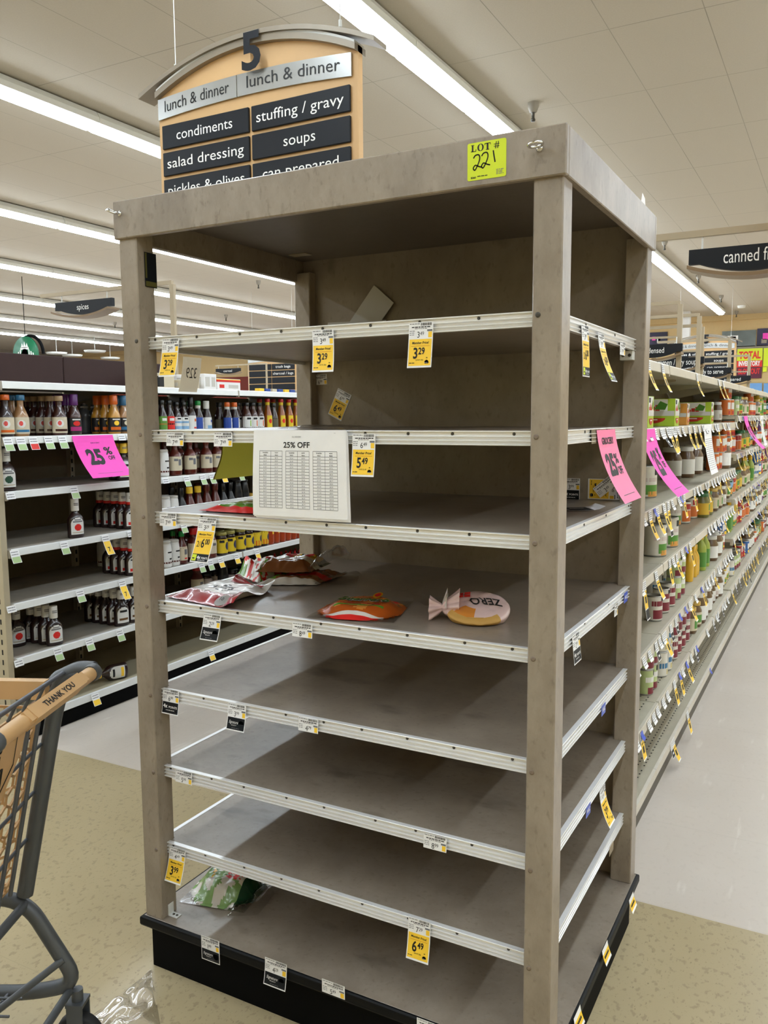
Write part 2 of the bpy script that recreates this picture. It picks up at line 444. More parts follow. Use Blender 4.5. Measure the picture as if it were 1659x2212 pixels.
for ri, x in enumerate(ROWS):
    n = 11
    for k in range(n):
        y = YEND-FL*(n-k)
        if y < YB: continue
        lab = 'fluorescent strip light, %s from the far end of the row %s' % (nth(n-1-k), rowname[ri])
        if proto is None:
            proto = thing('strip_light', lab, 'ceiling light', (x,y,0), 0, 'fluorescent strip lights on the ceiling')
            housing.build('housing', proto); t.build('lamp', proto); c.build('lamp_holder', proto); remember(proto)
        else: dup(proto, (x,y,0), None, lab)

# ------------------------------------------------------------------ sprinklers and detector
m = MB(); m.lathe([(.045,0),(.045,.035),(.03,.075),(.022,.08)][::-1] and [(.022,-.08),(.03,-.075),(.045,-.035),(.047,0)], (0,0,0), 20, 'sprinkler_gray')
m2 = MB(); m2.lathe([(.004,-.15),(.018,-.148),(.02,-.135),(.012,-.12),(.013,-.085),(.02,-.078)], (0,0,0), 14, 'screw')
sp0 = None
SPR = [(1152,222),(1436,518),(1509,594),(1558,638),(1591,672),(558,606),(488,680),(248,696)]
spn = ['above the right corner of the tan display rack', 'above the hanging canned fruit sign, nearest of that row', 'second along the row of sprinklers above the canned goods', 'third along the row above the canned goods',
       'farthest of the row above the canned goods', 'seen through the top of the rack, nearer one', 'seen through the top of the rack, farther one', 'just left of the rack above the coffee sign']
for (u, v), w in zip(SPR, spn):
    p = onz(u, v, CEIL); lab = 'ceiling sprinkler head %s' % w
    if sp0 is None:
        sp0 = thing('sprinkler', lab, 'sprinkler', p, 0, 'sprinkler heads on the ceiling'); m.build('escutcheon', sp0); m2.build('sprinkler_head', sp0); remember(sp0)
    else: dup(sp0, p, None, lab)
m = MB(); m.lathe([(.05,-.06),(.085,-.05),(.095,0)], onz(1602, 660, CEIL), 20, 'lamp_housing')
label(m.build('smoke_detector'), 'white smoke detector on the ceiling between the two farthest sprinklers', 'detector')
# ------------------------------------------------------------------ the display rack
RW, RD, PF, PS = 1.2044, .8788, .062, .0622
OX, OY, RI, INS, BACKY = .008, .010, .0302, .0254, .8543
ZT, ZB, ZD, RH = 2.159, 2.062, .160, .0319
SH = [1.8076, 1.5598, 1.3371, 1.0885, .8368, .6119, .3823]
rack = thing('display_rack', 'tall empty tan laminate display rack with seven open shelves and a black base', 'display rack')
m = MB()
m.bbox((-RW-OX,-OY,ZB), (OX,-OY+.018,ZT), 'laminate', .0025)
m.bbox((-RW-OX,RD+OY-.018,ZB), (OX,RD+OY,ZT), 'laminate', .0025)
m.bbox((OX-.018,-OY+.018,ZB), (OX,RD+OY-.018,ZT), 'laminate', .002)
m.bbox((-RW-OX,-OY+.018,ZB), (-RW-OX+.018,RD+OY-.018,ZT), 'laminate', .002)
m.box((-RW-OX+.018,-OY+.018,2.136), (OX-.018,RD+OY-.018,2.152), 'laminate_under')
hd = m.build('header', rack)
m = MB(); m.box((-.62,.0,2.1335), (-.0,.1,2.1355), 'paper') if 0 else None
def eye_hook(x, z, rot):
    m = MB(); yf = -OY
    m.tube([(x,yf+.004,z),(x,yf-.012,z)], .0028, 8, 'chrome')
    c = V(x, yf-.026, z); pts = [c+V(math.cos(rot)*math.sin(a), math.cos(a), math.sin(rot)*math.sin(a))*.014 for a in [i*2*math.pi/24 for i in range(25)]]
    m.tube(pts, .003, 8, 'chrome', caps=False)
    m.lathe([(.007,0),(.007,.002),(.003,.003)], (x,yf-.0001,z), 12, 'chrome', axis=(0,-1,0))
    o = m.build('eye_hook', rack); o['label'] = 'chrome screw eye in the header'
eye_hook(-.047, 2.118, .1); eye_hook(-1.188, 2.126, -.5)
# posts with their plastic screw caps
for px_, py_ in ((-PF,0),(-RW,0),(-PF,RD-PS),(-RW,RD-PS)):
    m = MB(); m.bbox((px_,py_,ZD-.001), (px_+PF,py_+PS,ZB+.03), 'laminate', .0025)
    p = m.build('post', rack)
    if py_ == 0:
        for i, z in enumerate(SH):
            m = MB(); m.lathe([(.0055,0),(.0055,.0012),(.003,.0016)], (px_+PF-.012 if px_ < -1 else px_+.013, py_-.0002, z-.012), 14, 'screw' if i == 0 else 'cap_tan', axis=(0,-1,0))
            m.build('screw_cap', p)
m = MB(); m.box((-RW+PF*.2,BACKY,ZD-.002), (-PF*.2,BACKY+.018,2.137), 'laminate_shelf'); m.build('back_panel', rack)
# base: deck with black bumper, recessed black plinth
OD, RC = .0075, .0186
m = MB(); m.bbox((-RW-OD+.004,-OD+.004,ZD-.03), (OD-.004,RD+OD-.004,ZD), 'laminate_shelf', .001); m.build('base_deck', rack)
m = MB()
prof = [(0,-.001),(.004,-.004),(.005,-.009),(.005,-.024),(.003,-.029),(-.004,-.03)]
a, b, c_, d = -RW-OD, -OD, OD, RD+OD
loops = []
for n_, z in [(-.004,-.0005)]+prof: loops.append([(a-n_,b-n_,ZD+z),(c_+n_,b-n_,ZD+z),(c_+n_,d+n_,ZD+z),(a-n_,d+n_,ZD+z)])
vs = [p for L in loops for p in L]
m.add(vs, [(k*4+i, k*4+(i+1)%4, (k+1)*4+(i+1)%4, (k+1)*4+i) for k in range(len(loops)-1) for i in range(4)], 'bumper')
m.build('bumper', rack)
m = MB(); m.box((-RW-OD+RC,-OD+RC,0), (OD-RC,RD+OD-RC,ZD-.0305), 'black_base'); m.build('plinth', rack)
# rails
RP = [(-.013,0),(-.0005,0),(0,-.0006),(0,-.0024),(-.0055,-.0036),(-.0055,-.0104),(0,-.0118),(0,-.0130),(-.0045,-.0152),(-.0055,-.0196),
      (0,-.0212),(0,-.0224),(-.0045,-.0246),(-.0055,-.0285),(0,-.0300),(0,-.0316),(-.0006,-.0319),(-.013,-.0319)]
def rail_mesh(p, ax, an, L, seed):
    m = MB(); fn = plane_fn(p, an, Z3, ax)
    m.prism(RP, 0, L, 'aluminium', fn=lambda a,b,c: fn(a,b,c))
    rnd = random.Random(seed); t = .02
    while t < L-.01:
        m.lathe([(.0036,0),(.0036,.0012),(.0015,.0016)], fn(-.0055,-.007,t), 10, 'screw', axis=an); t += rnd.uniform(.11,.15) if L > .8 else rnd.uniform(.2,.3)
    return m
def notched(x0,x1,y0,y1):
    px0, px1, py0, py1 = -RW+PF+.0005, -PF-.0005, PS+.0005, RD-PS-.0005
    pts = [(px0,y0),(px1,y0),(px1,py0),(x1,py0),(x1,py1),(px1,py1),(px1,y1),(px0,y1),(px0,py1),(x0,py1),(x0,py0),(px0,py0)]
    return pts
for i, z in enumerate(SH):
    m = MB(); m.prism(notched(-RW+INS+.012, -INS-.012, RI+.012, BACKY-.001), z-.022, z-.0008, 'laminate_shelf')
    s = m.build('shelf', rack)
    for p, ax, an, L in ((V(-RW+PF+.0005,RI,z), X3, -Y3, RW-2*PF-.001), (V(-INS,PS+.0005,z), Y3, X3, RD-2*PS-.001), (V(-RW+INS,RD-PS-.0005,z), -Y3, -X3, RD-2*PS-.001)):
        o = rail_mesh(p, ax, an, L, i*3+int(an.x)).build('price_rail', s); o['label'] = 'grooved aluminium edge rail'
# metal brackets
def bracket(x, y, z, dx):
    m = MB(); m.box((x,y,z), (x+dx*.03 if dx > 0 else x, y+.022, z+.0025), 'white_metal') if 0 else None
    m.bbox((min(x,x+dx*.032),y,z), (max(x,x+dx*.032),y+.022,z+.0025), 'white_metal', .0006)
    m.bbox((min(x,x+dx*.0025),y,z), (max(x,x+dx*.0025),y+.022,z+.034), 'white_metal', .0006)
    for k in (.012,.024): m.lathe([(.004,0),(.003,.002)], (x+dx*k,y+.011,z+.0025), 10, 'screw')
    return m
bracket(-RW+PF+.0006, .024, ZD+.0002, 1).build('corner_bracket', rack)
m = MB(); fn = plane_fn((-.0632, BACKY-.0012-.12, SH[0]-.06), Y3, Z3, -X3)
m.bbox((-.064,RD-PS-.031,SH[0]-.059), (-.028,RD-PS-.001,SH[0]-.033), 'white_metal', .001)
for k in (-.055,-.037): m.lathe([(.005,0),(.004,.002)], (k,RD-PS-.0312,SH[0]-.046), 10, 'screw', axis=(0,-1,0))
m.build('corner_bracket', rack)

# ------------------------------------------------------------------ price tags and sheets
def tagfn(P, X, N, H, curl=0., tilt=0., skew=0., twist=0.):
    P = Vector(P); X = Vector(X); N = Vector(N)
    def fn(a, b, n=0.):          # a right, b up from the top edge (negative going down)
        t = -b/H
        out = curl*t*t+tilt*(-b)+twist*a*t
        return P+X*(a+skew*(-b))+Z3*b+N*(out+n+.0004)
    return fn
def rect(m, fn, a0, a1, b0, b1, mt, n, nv=6, nu=1):
    m.grid(lambda s, t: fn(a0+(a1-a0)*s, b0+(b1-b0)*t, n), nu, nv, mt, False)
def small_print(m, fn, a0, a1, b, n, rnd, h=.0012, mt='ink_gray'):
    x = a0
    while x < a1-.002:
        w = min(rnd.uniform(.003,.008), a1-x); rect(m, fn, x, x+w, b-h, b, mt, n, 1); x += w+.0013
def price(m, fn, big, cents, a, b, h, n, mt='ink', sq=.8, bold=.025):
    """large digit with raised cents, a = left edge, b = baseline"""
    k = h/.69
    f = lambda s, hh, aa, bb, al: m.text(s, lambda x, y, q: fn(aa+x*sq, bb+y, q), hh, mt, align=al, bold=bold, off=n)
    vs, fs, x0, x1 = glyphs(big, bold); wd = (x1-x0)*k*sq
    f(big, h, a, b, 'L')
    if cents: f(cents, h*.62, a+wd+h*.08, b+h*.38, 'L')
    return wd
def white_top(m, fn, w, H, old, rnd, n=.0004):
    small_print(m, fn, -w*.46, -w*.05, -.0025, n, rnd, .0016); 
    x = w*.0
    while x < w*.44:
        ww = rnd.uniform(.0006,.0016); rect(m, fn, x, x+ww, -.0075, -.0015, 'ink', n, 1); x += ww+rnd.uniform(.0006,.0012)
    small_print(m, fn, -w*.38, w*.42, -.0095, n, rnd, .0022, 'ink'); small_print(m, fn, -w*.25, w*.25, -.0132, n, rnd, .0014)
    for q in range(3): small_print(m, fn, -w*.46, -w*.46+.013, -.018-.0042*q, n, rnd, .0014)
    price(m, fn, old[0], old[1:], -w*.14, -H*.93, H*.36, n, 'ink', .85, .0)
    rect(m, fn, w*.26, w*.47, -.0205, -.0165, 'ink_gray', n, 1); rect(m, fn, w*.31, w*.46, -H*.94, -.0215, 'tag_yellow', n, 1)
TAGN = 0
def price_tag(kind, P, X, N, old, new, lab, w=.06, curl=0., tilt=0., skew=0., twist=0., group='price tags on the display rack', name='price_tag'):
    global TAGN; TAGN += 1
    rnd = random.Random(TAGN); WH = .036
    H = {'white': WH, 'yellow': .1, 'dark': .07, 'points': .07, 'yellow_points': .118}[kind]
    fn = tagfn(P, X, N, H, curl, tilt, skew, twist); m = MB()
    rect(m, fn, -w/2, w/2, -H, 0, 'paper', 0, 10, 3)
    white_top(m, fn, w, WH, old, rnd)
    if kind.startswith('yellow'):
        e = .0024; y1 = -WH-.001; y0 = -H+.0045
        rect(m, fn, -w/2+e, w/2-e, y0, y1, 'tag_yellow', .0004, 8, 2)
        m.text('Member Price!', lambda a,b,q: fn(a, -.0475+b, q), .0052, 'ink', w=w*.68, bold=.02, shear=.2, off=.0008)
        rect(m, fn, -w*.37, w*.39, -.0525, -.0517, 'tag_orange', .0008, 1, 4)
        if kind == 'yellow':
            price(m, fn, new[0], new[1:], -w*.27, -.079, .023, .0008, sq=.78)
            m.text('ea', lambda a,b,q: fn(w*.3+a, -.0795+b, q), .003, 'ink', bold=.03, off=.0008)
            m.text('SAVE 20¢' if old != '649' else 'SAVE $1.00', lambda a,b,q: fn(-w*.0+a, -.0845+b, q), .0032, 'ink', w=w*.32, off=.0008)
            small_print(m, fn, -w*.42, -w*.18, -.0885, .0008, rnd, .0016, 'ink')
            m.lathe([(.0001,0),(.0052,.0)], fn(w*.3, -.0885, .0007), 12, 'paper', axis=N)
            small_print(m, fn, w*.22, w*.39, -.0885, .0012, rnd, .002, 'ink_gray')
        else:
            m.text('2/', lambda a,b,q: fn(-w*.26+a*.8, -.078+b, q), .015, 'ink', off=.0008)
            price(m, fn, '6', '00', -w*.13, -.079, .022, .0008, sq=.74)
            rect(m, fn, -w/2+e, w/2-e, -H+.003, -H+.022, 'tag_navy', .0008, 3, 2)
            rect(m, fn, -w*.44, -w*.2, -H+.0045, -H+.0205, 'lot_yellow', .0011, 2)
            small_print(m, fn, -w*.41, -w*.24, -H+.012, .0014, rnd, .003, 'ink')
            m.text('4x', lambda a,b,q: fn(-w*.06+a, -H+.0095+b, q), .008, 'paper', bold=.03, off=.0011)
            m.text('POINTS', lambda a,b,q: fn(w*.26+a, -H+.0095+b, q), .005, 'paper', w=w*.34, bold=.02, off=.0011)
            small_print(m, fn, -w*.1, w*.35, -H+.007, .0011, rnd, .0012, 'paper')
    if kind in ('dark', 'points'):
        rect(m, fn, -w/2+.002, w/2-.002, -H+.003, -WH-.0005, 'tag_navy', .0004, 4, 2)
        if kind == 'dark':
            m.text('Signature', lambda a,b,q: fn(-w*.14+a, -.052+b, q), .0075, 'paper', w=w*.5, shear=.25, off=.0008)
            m.text('SELECT', lambda a,b,q: fn(-w*.1+a, -.0575+b, q), .0026, 'paper', w=w*.28, off=.0008)
            m.lathe([(.0001,0),(.0085,.0)], fn(w*.29, -.0505, .0006), 18, 'card_light', axis=N)
            small_print(m, fn, -w*.2, w*.2, -.0625, .0008, rnd, .0013, 'ink_gray')
        else:
            m.text('4x', lambda a,b,q: fn(-w*.29+a, -.0525+b, q), .010, 'paper', bold=.03, off=.0008)
            m.text('POINTS', lambda a,b,q: fn(w*.16+a, -.0525+b, q), .0055, 'paper', w=w*.5, bold=.02, off=.0008)
            small_print(m, fn, -w*.25, w*.25, -.058, .0008, rnd, .0014, 'paper')
            m.lathe([(.0001,0),(.003,.0)], fn(w*.35, -.0605, .0006), 10, 'paper', axis=N)
    return label(m.build(name), lab, 'price tag', group)
def front(u, v): return ony(u, v, RI-.001)
def ftag(kind, u, v, old, new, lab, **k):
    return price_tag(kind, front(u, v), X3, -Y3, old, new, lab, **k)
ftag('yellow', 369, 731, '349', '329', 'yellow 3.29 price tag at the left end of the topmost shelf rail', w=.058, curl=.012, skew=-.08)
ftag('yellow', 697, 712, '349', '329', 'creased yellow 3.29 price tag at the middle of the topmost shelf rail', curl=.012, skew=.06)
ftag('yellow', 910, 696, '349', '329', 'yellow 3.29 price tag right of the middle on the topmost shelf rail', curl=.006, skew=-.03)
ftag('white', 378, 934, '749', '', 'white 7.49 price tag at the left end of the second shelf rail', curl=.002)
ftag('white', 482, 934, '749', '', 'white 7.49 price tag between the left post and the 25% OFF sheet', curl=.002)
ftag('yellow', 786, 937, '649', '549', 'yellow 5.49 price tag right of the white 25% OFF sheet', w=.062, curl=.01)
ftag('white', 363, 1108, '749', '', 'white 7.49 price tag at the left end of the third shelf rail', curl=.002)
ftag('yellow_points', 449, 1118, '329', '600', 'yellow two for 6.00 price tag on the third shelf rail', curl=.022, skew=-.15)
ftag('dark', 459, 1327, '229', '', 'black and white 2.29 price tag under the red tortilla bag', curl=.012, skew=-.1)
ftag('white', 653, 1346, '849', '', 'white 8.49 price tag below the orange tortilla bag', curl=.002)
ftag('points', 369, 1489, '699', '', 'navy 4x points price tag at the left end of the fifth shelf rail', curl=.008)
ftag('dark', 512, 1521, '399', '', 'black and white 3.99 price tag on the fifth shelf rail', curl=.012)
ftag('white', 666, 1551, '479', '', 'white 4.79 price tag on the fifth shelf rail', curl=.002)
ftag('white', 397, 1665, '599', '', 'white 5.99 price tag at the left end of the sixth shelf rail', curl=.002)
ftag('white', 940, 1804, '899', '', 'white 8.99 price tag on the right half of the sixth shelf rail', curl=.002)
ftag('yellow', 384, 1832, '449', '399', 'yellow 3.99 price tag at the left end of the lowest shelf rail', curl=.016, skew=-.1)
ftag('yellow', 906, 1986, '729', '649', 'yellow 6.49 price tag on the right half of the lowest shelf rail', curl=.014)
PLY = -OD-.006
def ptag(kind, u, v, old, lab, **k): return price_tag(kind, ony(u, v, PLY), X3, -Y3, old, '', lab, **k)
ptag('dark', 454, 2026, '149', 'black and white 1.49 price tag, leftmost on the black base', w=.064)
ptag('dark', 596, 2075, '429', 'black and white 4.29 price tag, second from left on the black base', curl=.01, w=.07)
ptag('white', 720, 2122, '549', 'white 5.49 price tag, third from left on the black base', w=.068)
ptag('white', 925, 2206, '679', 'white price tag, cut by the photo edge, on the black base', w=.06)
# right side rails
def side(u, v): return onx(u, v, -INS)
def stag(kind, u, v, old, new, lab, **k): return price_tag(kind, side(u, v), Y3, X3, old, new, lab, **k)
stag('yellow_points', 1263, 702, '349', '329', 'near hanging yellow tag on the right end rail of the topmost shelf', curl=-.004, tilt=.08)
stag('yellow_points', 1298, 720, '349', '329', 'far hanging yellow tag on the right end rail of the topmost shelf', curl=.03, tilt=.05)
stag('white', 1345, 738, '749', '', 'small white tag in a clear holder at the far end of the topmost right rail')
stag('points', 1243, 1368, '299', '', 'navy tag hanging from the right end rail of the fourth shelf', tilt=.1)
stag('white', 1331, 1303, '549', '', 'small clear sleeved tag on the right end rail of the fourth shelf', w=.04)
stag('yellow', 1301, 1700, '449', '399', 'yellow tag hanging from the right end rail of the sixth shelf', curl=.03)
def blue_tag(u, v, lab):
    p = side(u, v); fn = tagfn(p, Y3, X3, .03, 0, 0); m = MB()
    rect(m, fn, -.022, .022, -.03, 0, 'tag_blue', .001, 2); m.text('WIC', lambda a,b,q: fn(a,-.02+b,q), .011, 'paper', w=.03, bold=.02, off=.0016)
    label(m.build('shelf_marker'), lab, 'tag', 'blue shelf markers on the right end rails')
blue_tag(1351, 1279, 'blue marker at the far end of the right rail of the fourth shelf')
blue_tag(1303, 1520, 'blue marker on the right end rail of the fifth shelf')
blue_tag(1270, 1738, 'blue marker beside the yellow tag on the sixth shelf right rail')
m = MB(); fn = tagfn(side(1320, 1823), Y3, X3, .03); rect(m, fn, -.025, .025, -.028, 0, 'paper_back', .001, 1)
label(m.build('shelf_label'), 'blank beige label on the right end rail of the lowest shelf', 'tag')
def base_tag(u, v, lab):
    p = onx(u, v, OD+.0055); fn = tagfn(p, Y3, X3, .04, .008, .12); m = MB()
    rect(m, fn, -.028, .028, -.014, 0, 'paper', 0, 3); rect(m, fn, -.028, .028, -.034, -.014, 'tag_yellow', 0, 3); rect(m, fn, -.028, .028, -.04, -.034, 'paper', 0, 3)
    small_print(m, fn, -.02, .02, -.02, .0006, random.Random(5), .006, 'ink')
    label(m.build('price_tag'), lab, 'price tag', 'price tags on the display rack')
base_tag(1363, 1935, 'yellow tag at the far end of the right side of the rack base')
base_tag(1306, 2042, 'yellow tag in the middle of the right side of the rack base')
base_tag(1246, 2185, 'pale tag at the near end of the right side of the rack base')

# tags stuck inside
def wall_tag(kind, u, v, ang, old, new, lab, y=BACKY, w=.06, name='price_tag'):
    o = price_tag(kind, (0,0,0), X3, -Y3, old, new, lab, w=w, name=name)
    p = ony(u, v, y-.001); o.location = p; o.rotation_euler = (0, R(ang), 0); return o
wall_tag('yellow', 745, 846, 26, '699', '649', 'tilted yellow 6.49 tag stuck to the back panel below the topmost shelf')
wall_tag('white', 691, 809, -2, '699', '', 'small white 6.99 tag stuck to the back panel below the topmost shelf', w=.058)
m = MB(); fn = plane_fn(ony(664, 796, BACKY-.006), X3, Z3, -Y3)
rect(m, fn, -.024, .024, -.016, .016, 'paper', .0, 1); rect(m, fn, -.022, -.006, -.013, .013, 'tag_green', .0005, 1); small_print(m, fn, -.003, .02, .002, .0005, random.Random(3), .004, 'ink')
label(m.build('price_tag'), 'small white and green tag in the left corner of the back panel', 'price tag', 'price tags on the display rack')
wall_tag('points', 1234, 1033, 0, '399', '', 'dark tag on the back panel behind the right front post', w=.055)
o = wall_tag('yellow', 1342, 1058, 90, '349', '329', 'yellow tag turned sideways on the back panel under the pink sign', w=.062)
wall_tag('white', 1300, 1040, -40, '349', '', 'grey and white tag slipped across the sideways yellow tag', y=BACKY-.004, w=.07)
# card lying on the third shelf
m = MB(); p = onz(1255, 1100, SH[2]); fn = lambda a,b,n=0.: p+V(.82,.57,0)*a+V(-.57,.82,0)*b+Z3*(.001+n+.9*max(0,a-.03)**1.2)
rect(m, fn, -.045, .055, -.04, .04, 'paper', 0, 6, 6); rect(m, fn, -.043, .025, -.036, .036, 'ink', .0006, 4, 4); small_print(m, fn, -.03, .01, .01, .0012, random.Random(4), .006, 'paper')
label(m.build('shelf_card'), 'black and white card lying on the third shelf behind the right post', 'card')
# blank board leaning inside the top compartment and the one lying flat
def board(pts, lab):
    m = MB(); n_ = (pts[1]-pts[0]).cross(pts[3]-pts[0]).normalized()*.003
    if n_.y > 0: n_ = -n_
    a_, b_, c_, d_ = pts; m.add([a_,b_,c_,d_,a_-n_,b_-n_,c_-n_,d_-n_], [(0,1,2,3),(7,6,5,4),(0,4,5,1),(1,5,6,2),(2,6,7,3),(3,7,4,0)], 'card_gray')
    label(m.build('blank_board'), lab, 'board')
a_, b_ = ony(808, 616, .84), ony(850, 654, .84); d_ = (ony(752, 700, .832)-a_).normalized()
k_ = (SH[0]+.0005-a_.z)/d_.z; L_ = k_*.8
for _ in range(3): pass
lw_ = b_-a_; L_ = (SH[0]+.0005-(a_.z+min(0, lw_.z)))/d_.z
board([a_, b_, b_+d_*L_, a_+d_*L_], 'blank grey board tilted against the back panel above the topmost shelf')
pl, pr_ = ony(708, 697, .78), ony(834, 691, .78)
board([pl, pr_, V(pr_.x, .79-.02, SH[0]+.0005), V(pl.x, .77, SH[0]+.0005)], 'low blank grey board standing behind the topmost shelf rail, below the tilted one')
m = MB(); p = onz(648, 550, 2.1355); m.box((p.x-.035,p.y-.02,2.1335), (p.x+.035,p.y+.02,2.1355), 'paper_back'); label(m.build('sticker'), 'small pale sticker under the rack header near the left rear post', 'sticker')
# sticker on the inner face of the left front post
m = MB(); fn = plane_fn(V(-RW+PF+.0022,PS/2+.012,1.985), -Y3, Z3, X3)
rect(m, fn, -.026, .018, -.045, .045, 'tag_navy', 0, 1); rect(m, fn, -.024, .016, -.043, -.030, 'olive_dark', .0006, 1); rect(m, fn, .010, .016, -.022, .043, 'olive_dark', .0006, 1)
label(m.build('sticker'), 'dark sticker with yellow edge inside the left front post, up high', 'sticker')
# scraps of paper under the sixth shelf
for u, v, w_, lab in ((690, 1768, .03, 'torn white label scrap hanging below the sixth shelf, left one'), (785, 1797, .05, 'torn translucent tape scrap hanging below the sixth shelf, right one')):
    p = ony(u, v, .16); p.z = SH[5]-.0225; m = MB()
    m.grid(lambda s,t: p+V((s-.5)*w_, t*.02, -.001-.02*t*(1+.4*math.sin(9*s))), 8, 4, 'paper_back'); label(m.build('paper_scrap'), lab, 'paper scrap')

# tags seen from behind on the left end rails
p = onx(416, 772, -RW+INS-.003); fn = tagfn(p, -Y3, -X3, .09, .01, .1); m = MB()
rect(m, fn, -.04, .04, -.1, 0, 'paper_back', 0, 6); m.text('329', lambda a,b,q: fn(a*.75,-.06+b,q), .03, 'ink_gray', bold=.0, off=-.0014)
label(m.build('price_tag'), 'tan price tag seen from behind on the left end rail of the topmost shelf', 'price tag', 'price tags on the display rack')
pa, pb = onx(478, 958, -RW+INS-.004), onx(548, 958, -RW+INS-.004)
m = MB(); L = pb.y-pa.y+.1; h_ = .125
fn = lambda s,t,n=0.: V(-RW+INS-.006-n-.03*t*t, pa.y+L*s+.006*math.sin(5*t)*(1-s), pa.z-h_*t+.012)
m.grid(lambda s,t: fn(s,t), 6, 8, 'paper_yellow_shaded'); m.grid(lambda s,t: fn(s*.02,t,.0005), 1, 8, 'tag_red'); 
label(m.build('sale_sign'), 'yellow sale sign seen from behind on the left end rail of the second shelf', 'sign')

# 25% OFF sheet
TL, TR, BR, BL = [ony(*q, RI-.012) for q in ((547,929),(746,929),(750,1124),(548,1112))]
def sheet_fn(dz, k):
    def fn(a, b, n=0.):      # a 0..1 right, b 0..1 down
        p = TL*(1-a)*(1-b)+TR*a*(1-b)+BR*a*b+BL*(1-a)*b
        return p+V(k*.6, -n-.0008+dz+.006*math.sin(2.3*b)*(1-a)*(-1), -k)
    return fn
sh = thing('price_list', 'white 25% OFF price list sheets fixed to the second shelf rail', 'paper sheet', TL)
def local(fn): return lambda *a: fn(*a)-TL
for i in range(3):
    m = MB(); f = local(sheet_fn(.0035-.0015*i+.003, .006-.003*i)); m.grid(lambda s,t: f(s+(.012 if i == 0 else 0)*t,t), 6, 10, 'paper')
    if i == 2:
        g = lambda a,b,n=0.: f(a, -b, n)        # text frame, b up
        m.text('ALL GROCERY', lambda a,b,n: g(.48+a/.268,-.085+b/.19,n), .0028, 'ink', off=.0006)
        m.text('25% OFF', lambda a,b,n: g(.48+a/.268,-.2+b/.2,n), .0125, 'ink', w=.076, bold=.02, off=.0006)
        m.text('---', lambda a,b,n: g(.885+a/.268,-.04+b/.19,n), .004, 'ink_gray', off=.0006)
        for c in range(3):
            a0 = .075+c*.29; a1 = a0+.25; b0 = .24; rows = 18
            b1 = .9
            ys = [b0]+[b0+.062+(b1-b0-.062)*k/(rows-1) for k in range(rows)]
            for y in ys: m.grid(lambda s,t: f(a0+(a1-a0)*s, y+.0045*(t-.5), .0005), 6, 1, 'ink_gray', False)
            for x in (a0, (a0+a1)/2, a1): m.grid(lambda s,t: f(x+.003*(s-.5), b0+(b1-b0)*t, .0005), 1, 6, 'ink_gray', False)
            for k in (0, 1):
                xc = a0+(a1-a0)*(.25+.5*k)
                for j, s_ in enumerate(('TICKETED' if k == 0 else 'NOW', 'PRICE')):
                    m.text(s_, lambda a,b,n: g(xc+a/.268,-(b0+.028+.027*j)+b/.19,n), .0024, 'ink', bold=.02, off=.0006)
                for r_ in range(rows-1):
                    val = (.99+.2*r_) if c == 0 else ((5.24+.25*r_) if c == 1 else (9.24+.35*r_))
                    if k: val *= .75
                    m.text('$%.2f' % val, lambda a,b,n: g(xc+a/.268,-(ys[r_+2]-.008)+b/.19,n), .0028, 'ink_gray', off=.0006)
    o = m.build('paper_sheet', sh)

# lot sticker
lp = [ony(*q, -OY-.0006) for q in ((1010,311),(1094,298),(1094,380),(1010,390))]
cx_ = (lp[0].x+lp[1].x)/2; cz_ = (lp[0].z+lp[2].z)/2; lw = .0845; lh = .0745
fn = plane_fn(V(cx_, -OY-.0004, cz_), X3, Z3, -Y3)
m = MB(); rr = .004; pts = []
for sx, sz, a0 in ((1,-1,-90),(1,1,0),(-1,1,90),(-1,-1,180)):
    for k in range(5): a = R(a0+k*22.5); pts.append((sx*(lw/2-rr)+rr*math.cos(a), sz*(lh/2-rr)+rr*math.sin(a)))
m.prism(pts, 0, .0004, 'lot_yellow', fn=lambda a,b,c: fn(a,b,c))
def bar(a0,b0,a1,b1,n=.0007,mt='ink'): m.add([fn(a0,b0,n),fn(a1,b0,n),fn(a1,b1,n),fn(a0,b1,n)], [(0,1,2,3)], mt)
# serif L, O, T and the number sign
def serif(a, b, h):
    w = h*.95; s = h*.2
    bar(a+.15*w,b,a+.42*w,b+h); bar(a,b,a+w*.9,b+.1*h); bar(a,b+.92*h,a+.57*w,b+h); bar(a+.8*w,b,a+.9*w,b+.35*h)
    a2 = a+1.1*w; n = 28
    vs = [fn(a2+w*.55+w*.55*math.cos(t), b+h*.5+h*.54*math.sin(t), .0007) for t in [i*2*math.pi/n for i in range(n)]]+[fn(a2+w*.55+w*.27*math.cos(t), b+h*.5+h*.46*math.sin(t), .0007) for t in [i*2*math.pi/n for i in range(n)]]
    m.add(vs, [(i,(i+1)%n,n+(i+1)%n,n+i) for i in range(n)], 'ink')
    a3 = a2+1.25*w; bar(a3+.34*w,b,a3+.64*w,b+h); bar(a3,b+.9*h,a3+w,b+h); bar(a3,b+.7*h,a3+.09*w,b+h); bar(a3+.91*w,b+.7*h,a3+w,b+h); bar(a3+.2*w,b,a3+.78*w,b+.09*h)
    a4 = a3+1.55*w
    for k in (0,1):
        x = a4+.22*w+k*.36*w
        m.add([fn(x,b,.0007),fn(x+.13*w,b,.0007),fn(x+.27*w,b+h,.0007),fn(x+.14*w,b+h,.0007)], [(0,1,2,3)], 'ink'); bar(a4,b+(.28+.32*k)*h,a4+w*.95,b+(.37+.32*k)*h)
serif(-.0345, .0195, .0135)
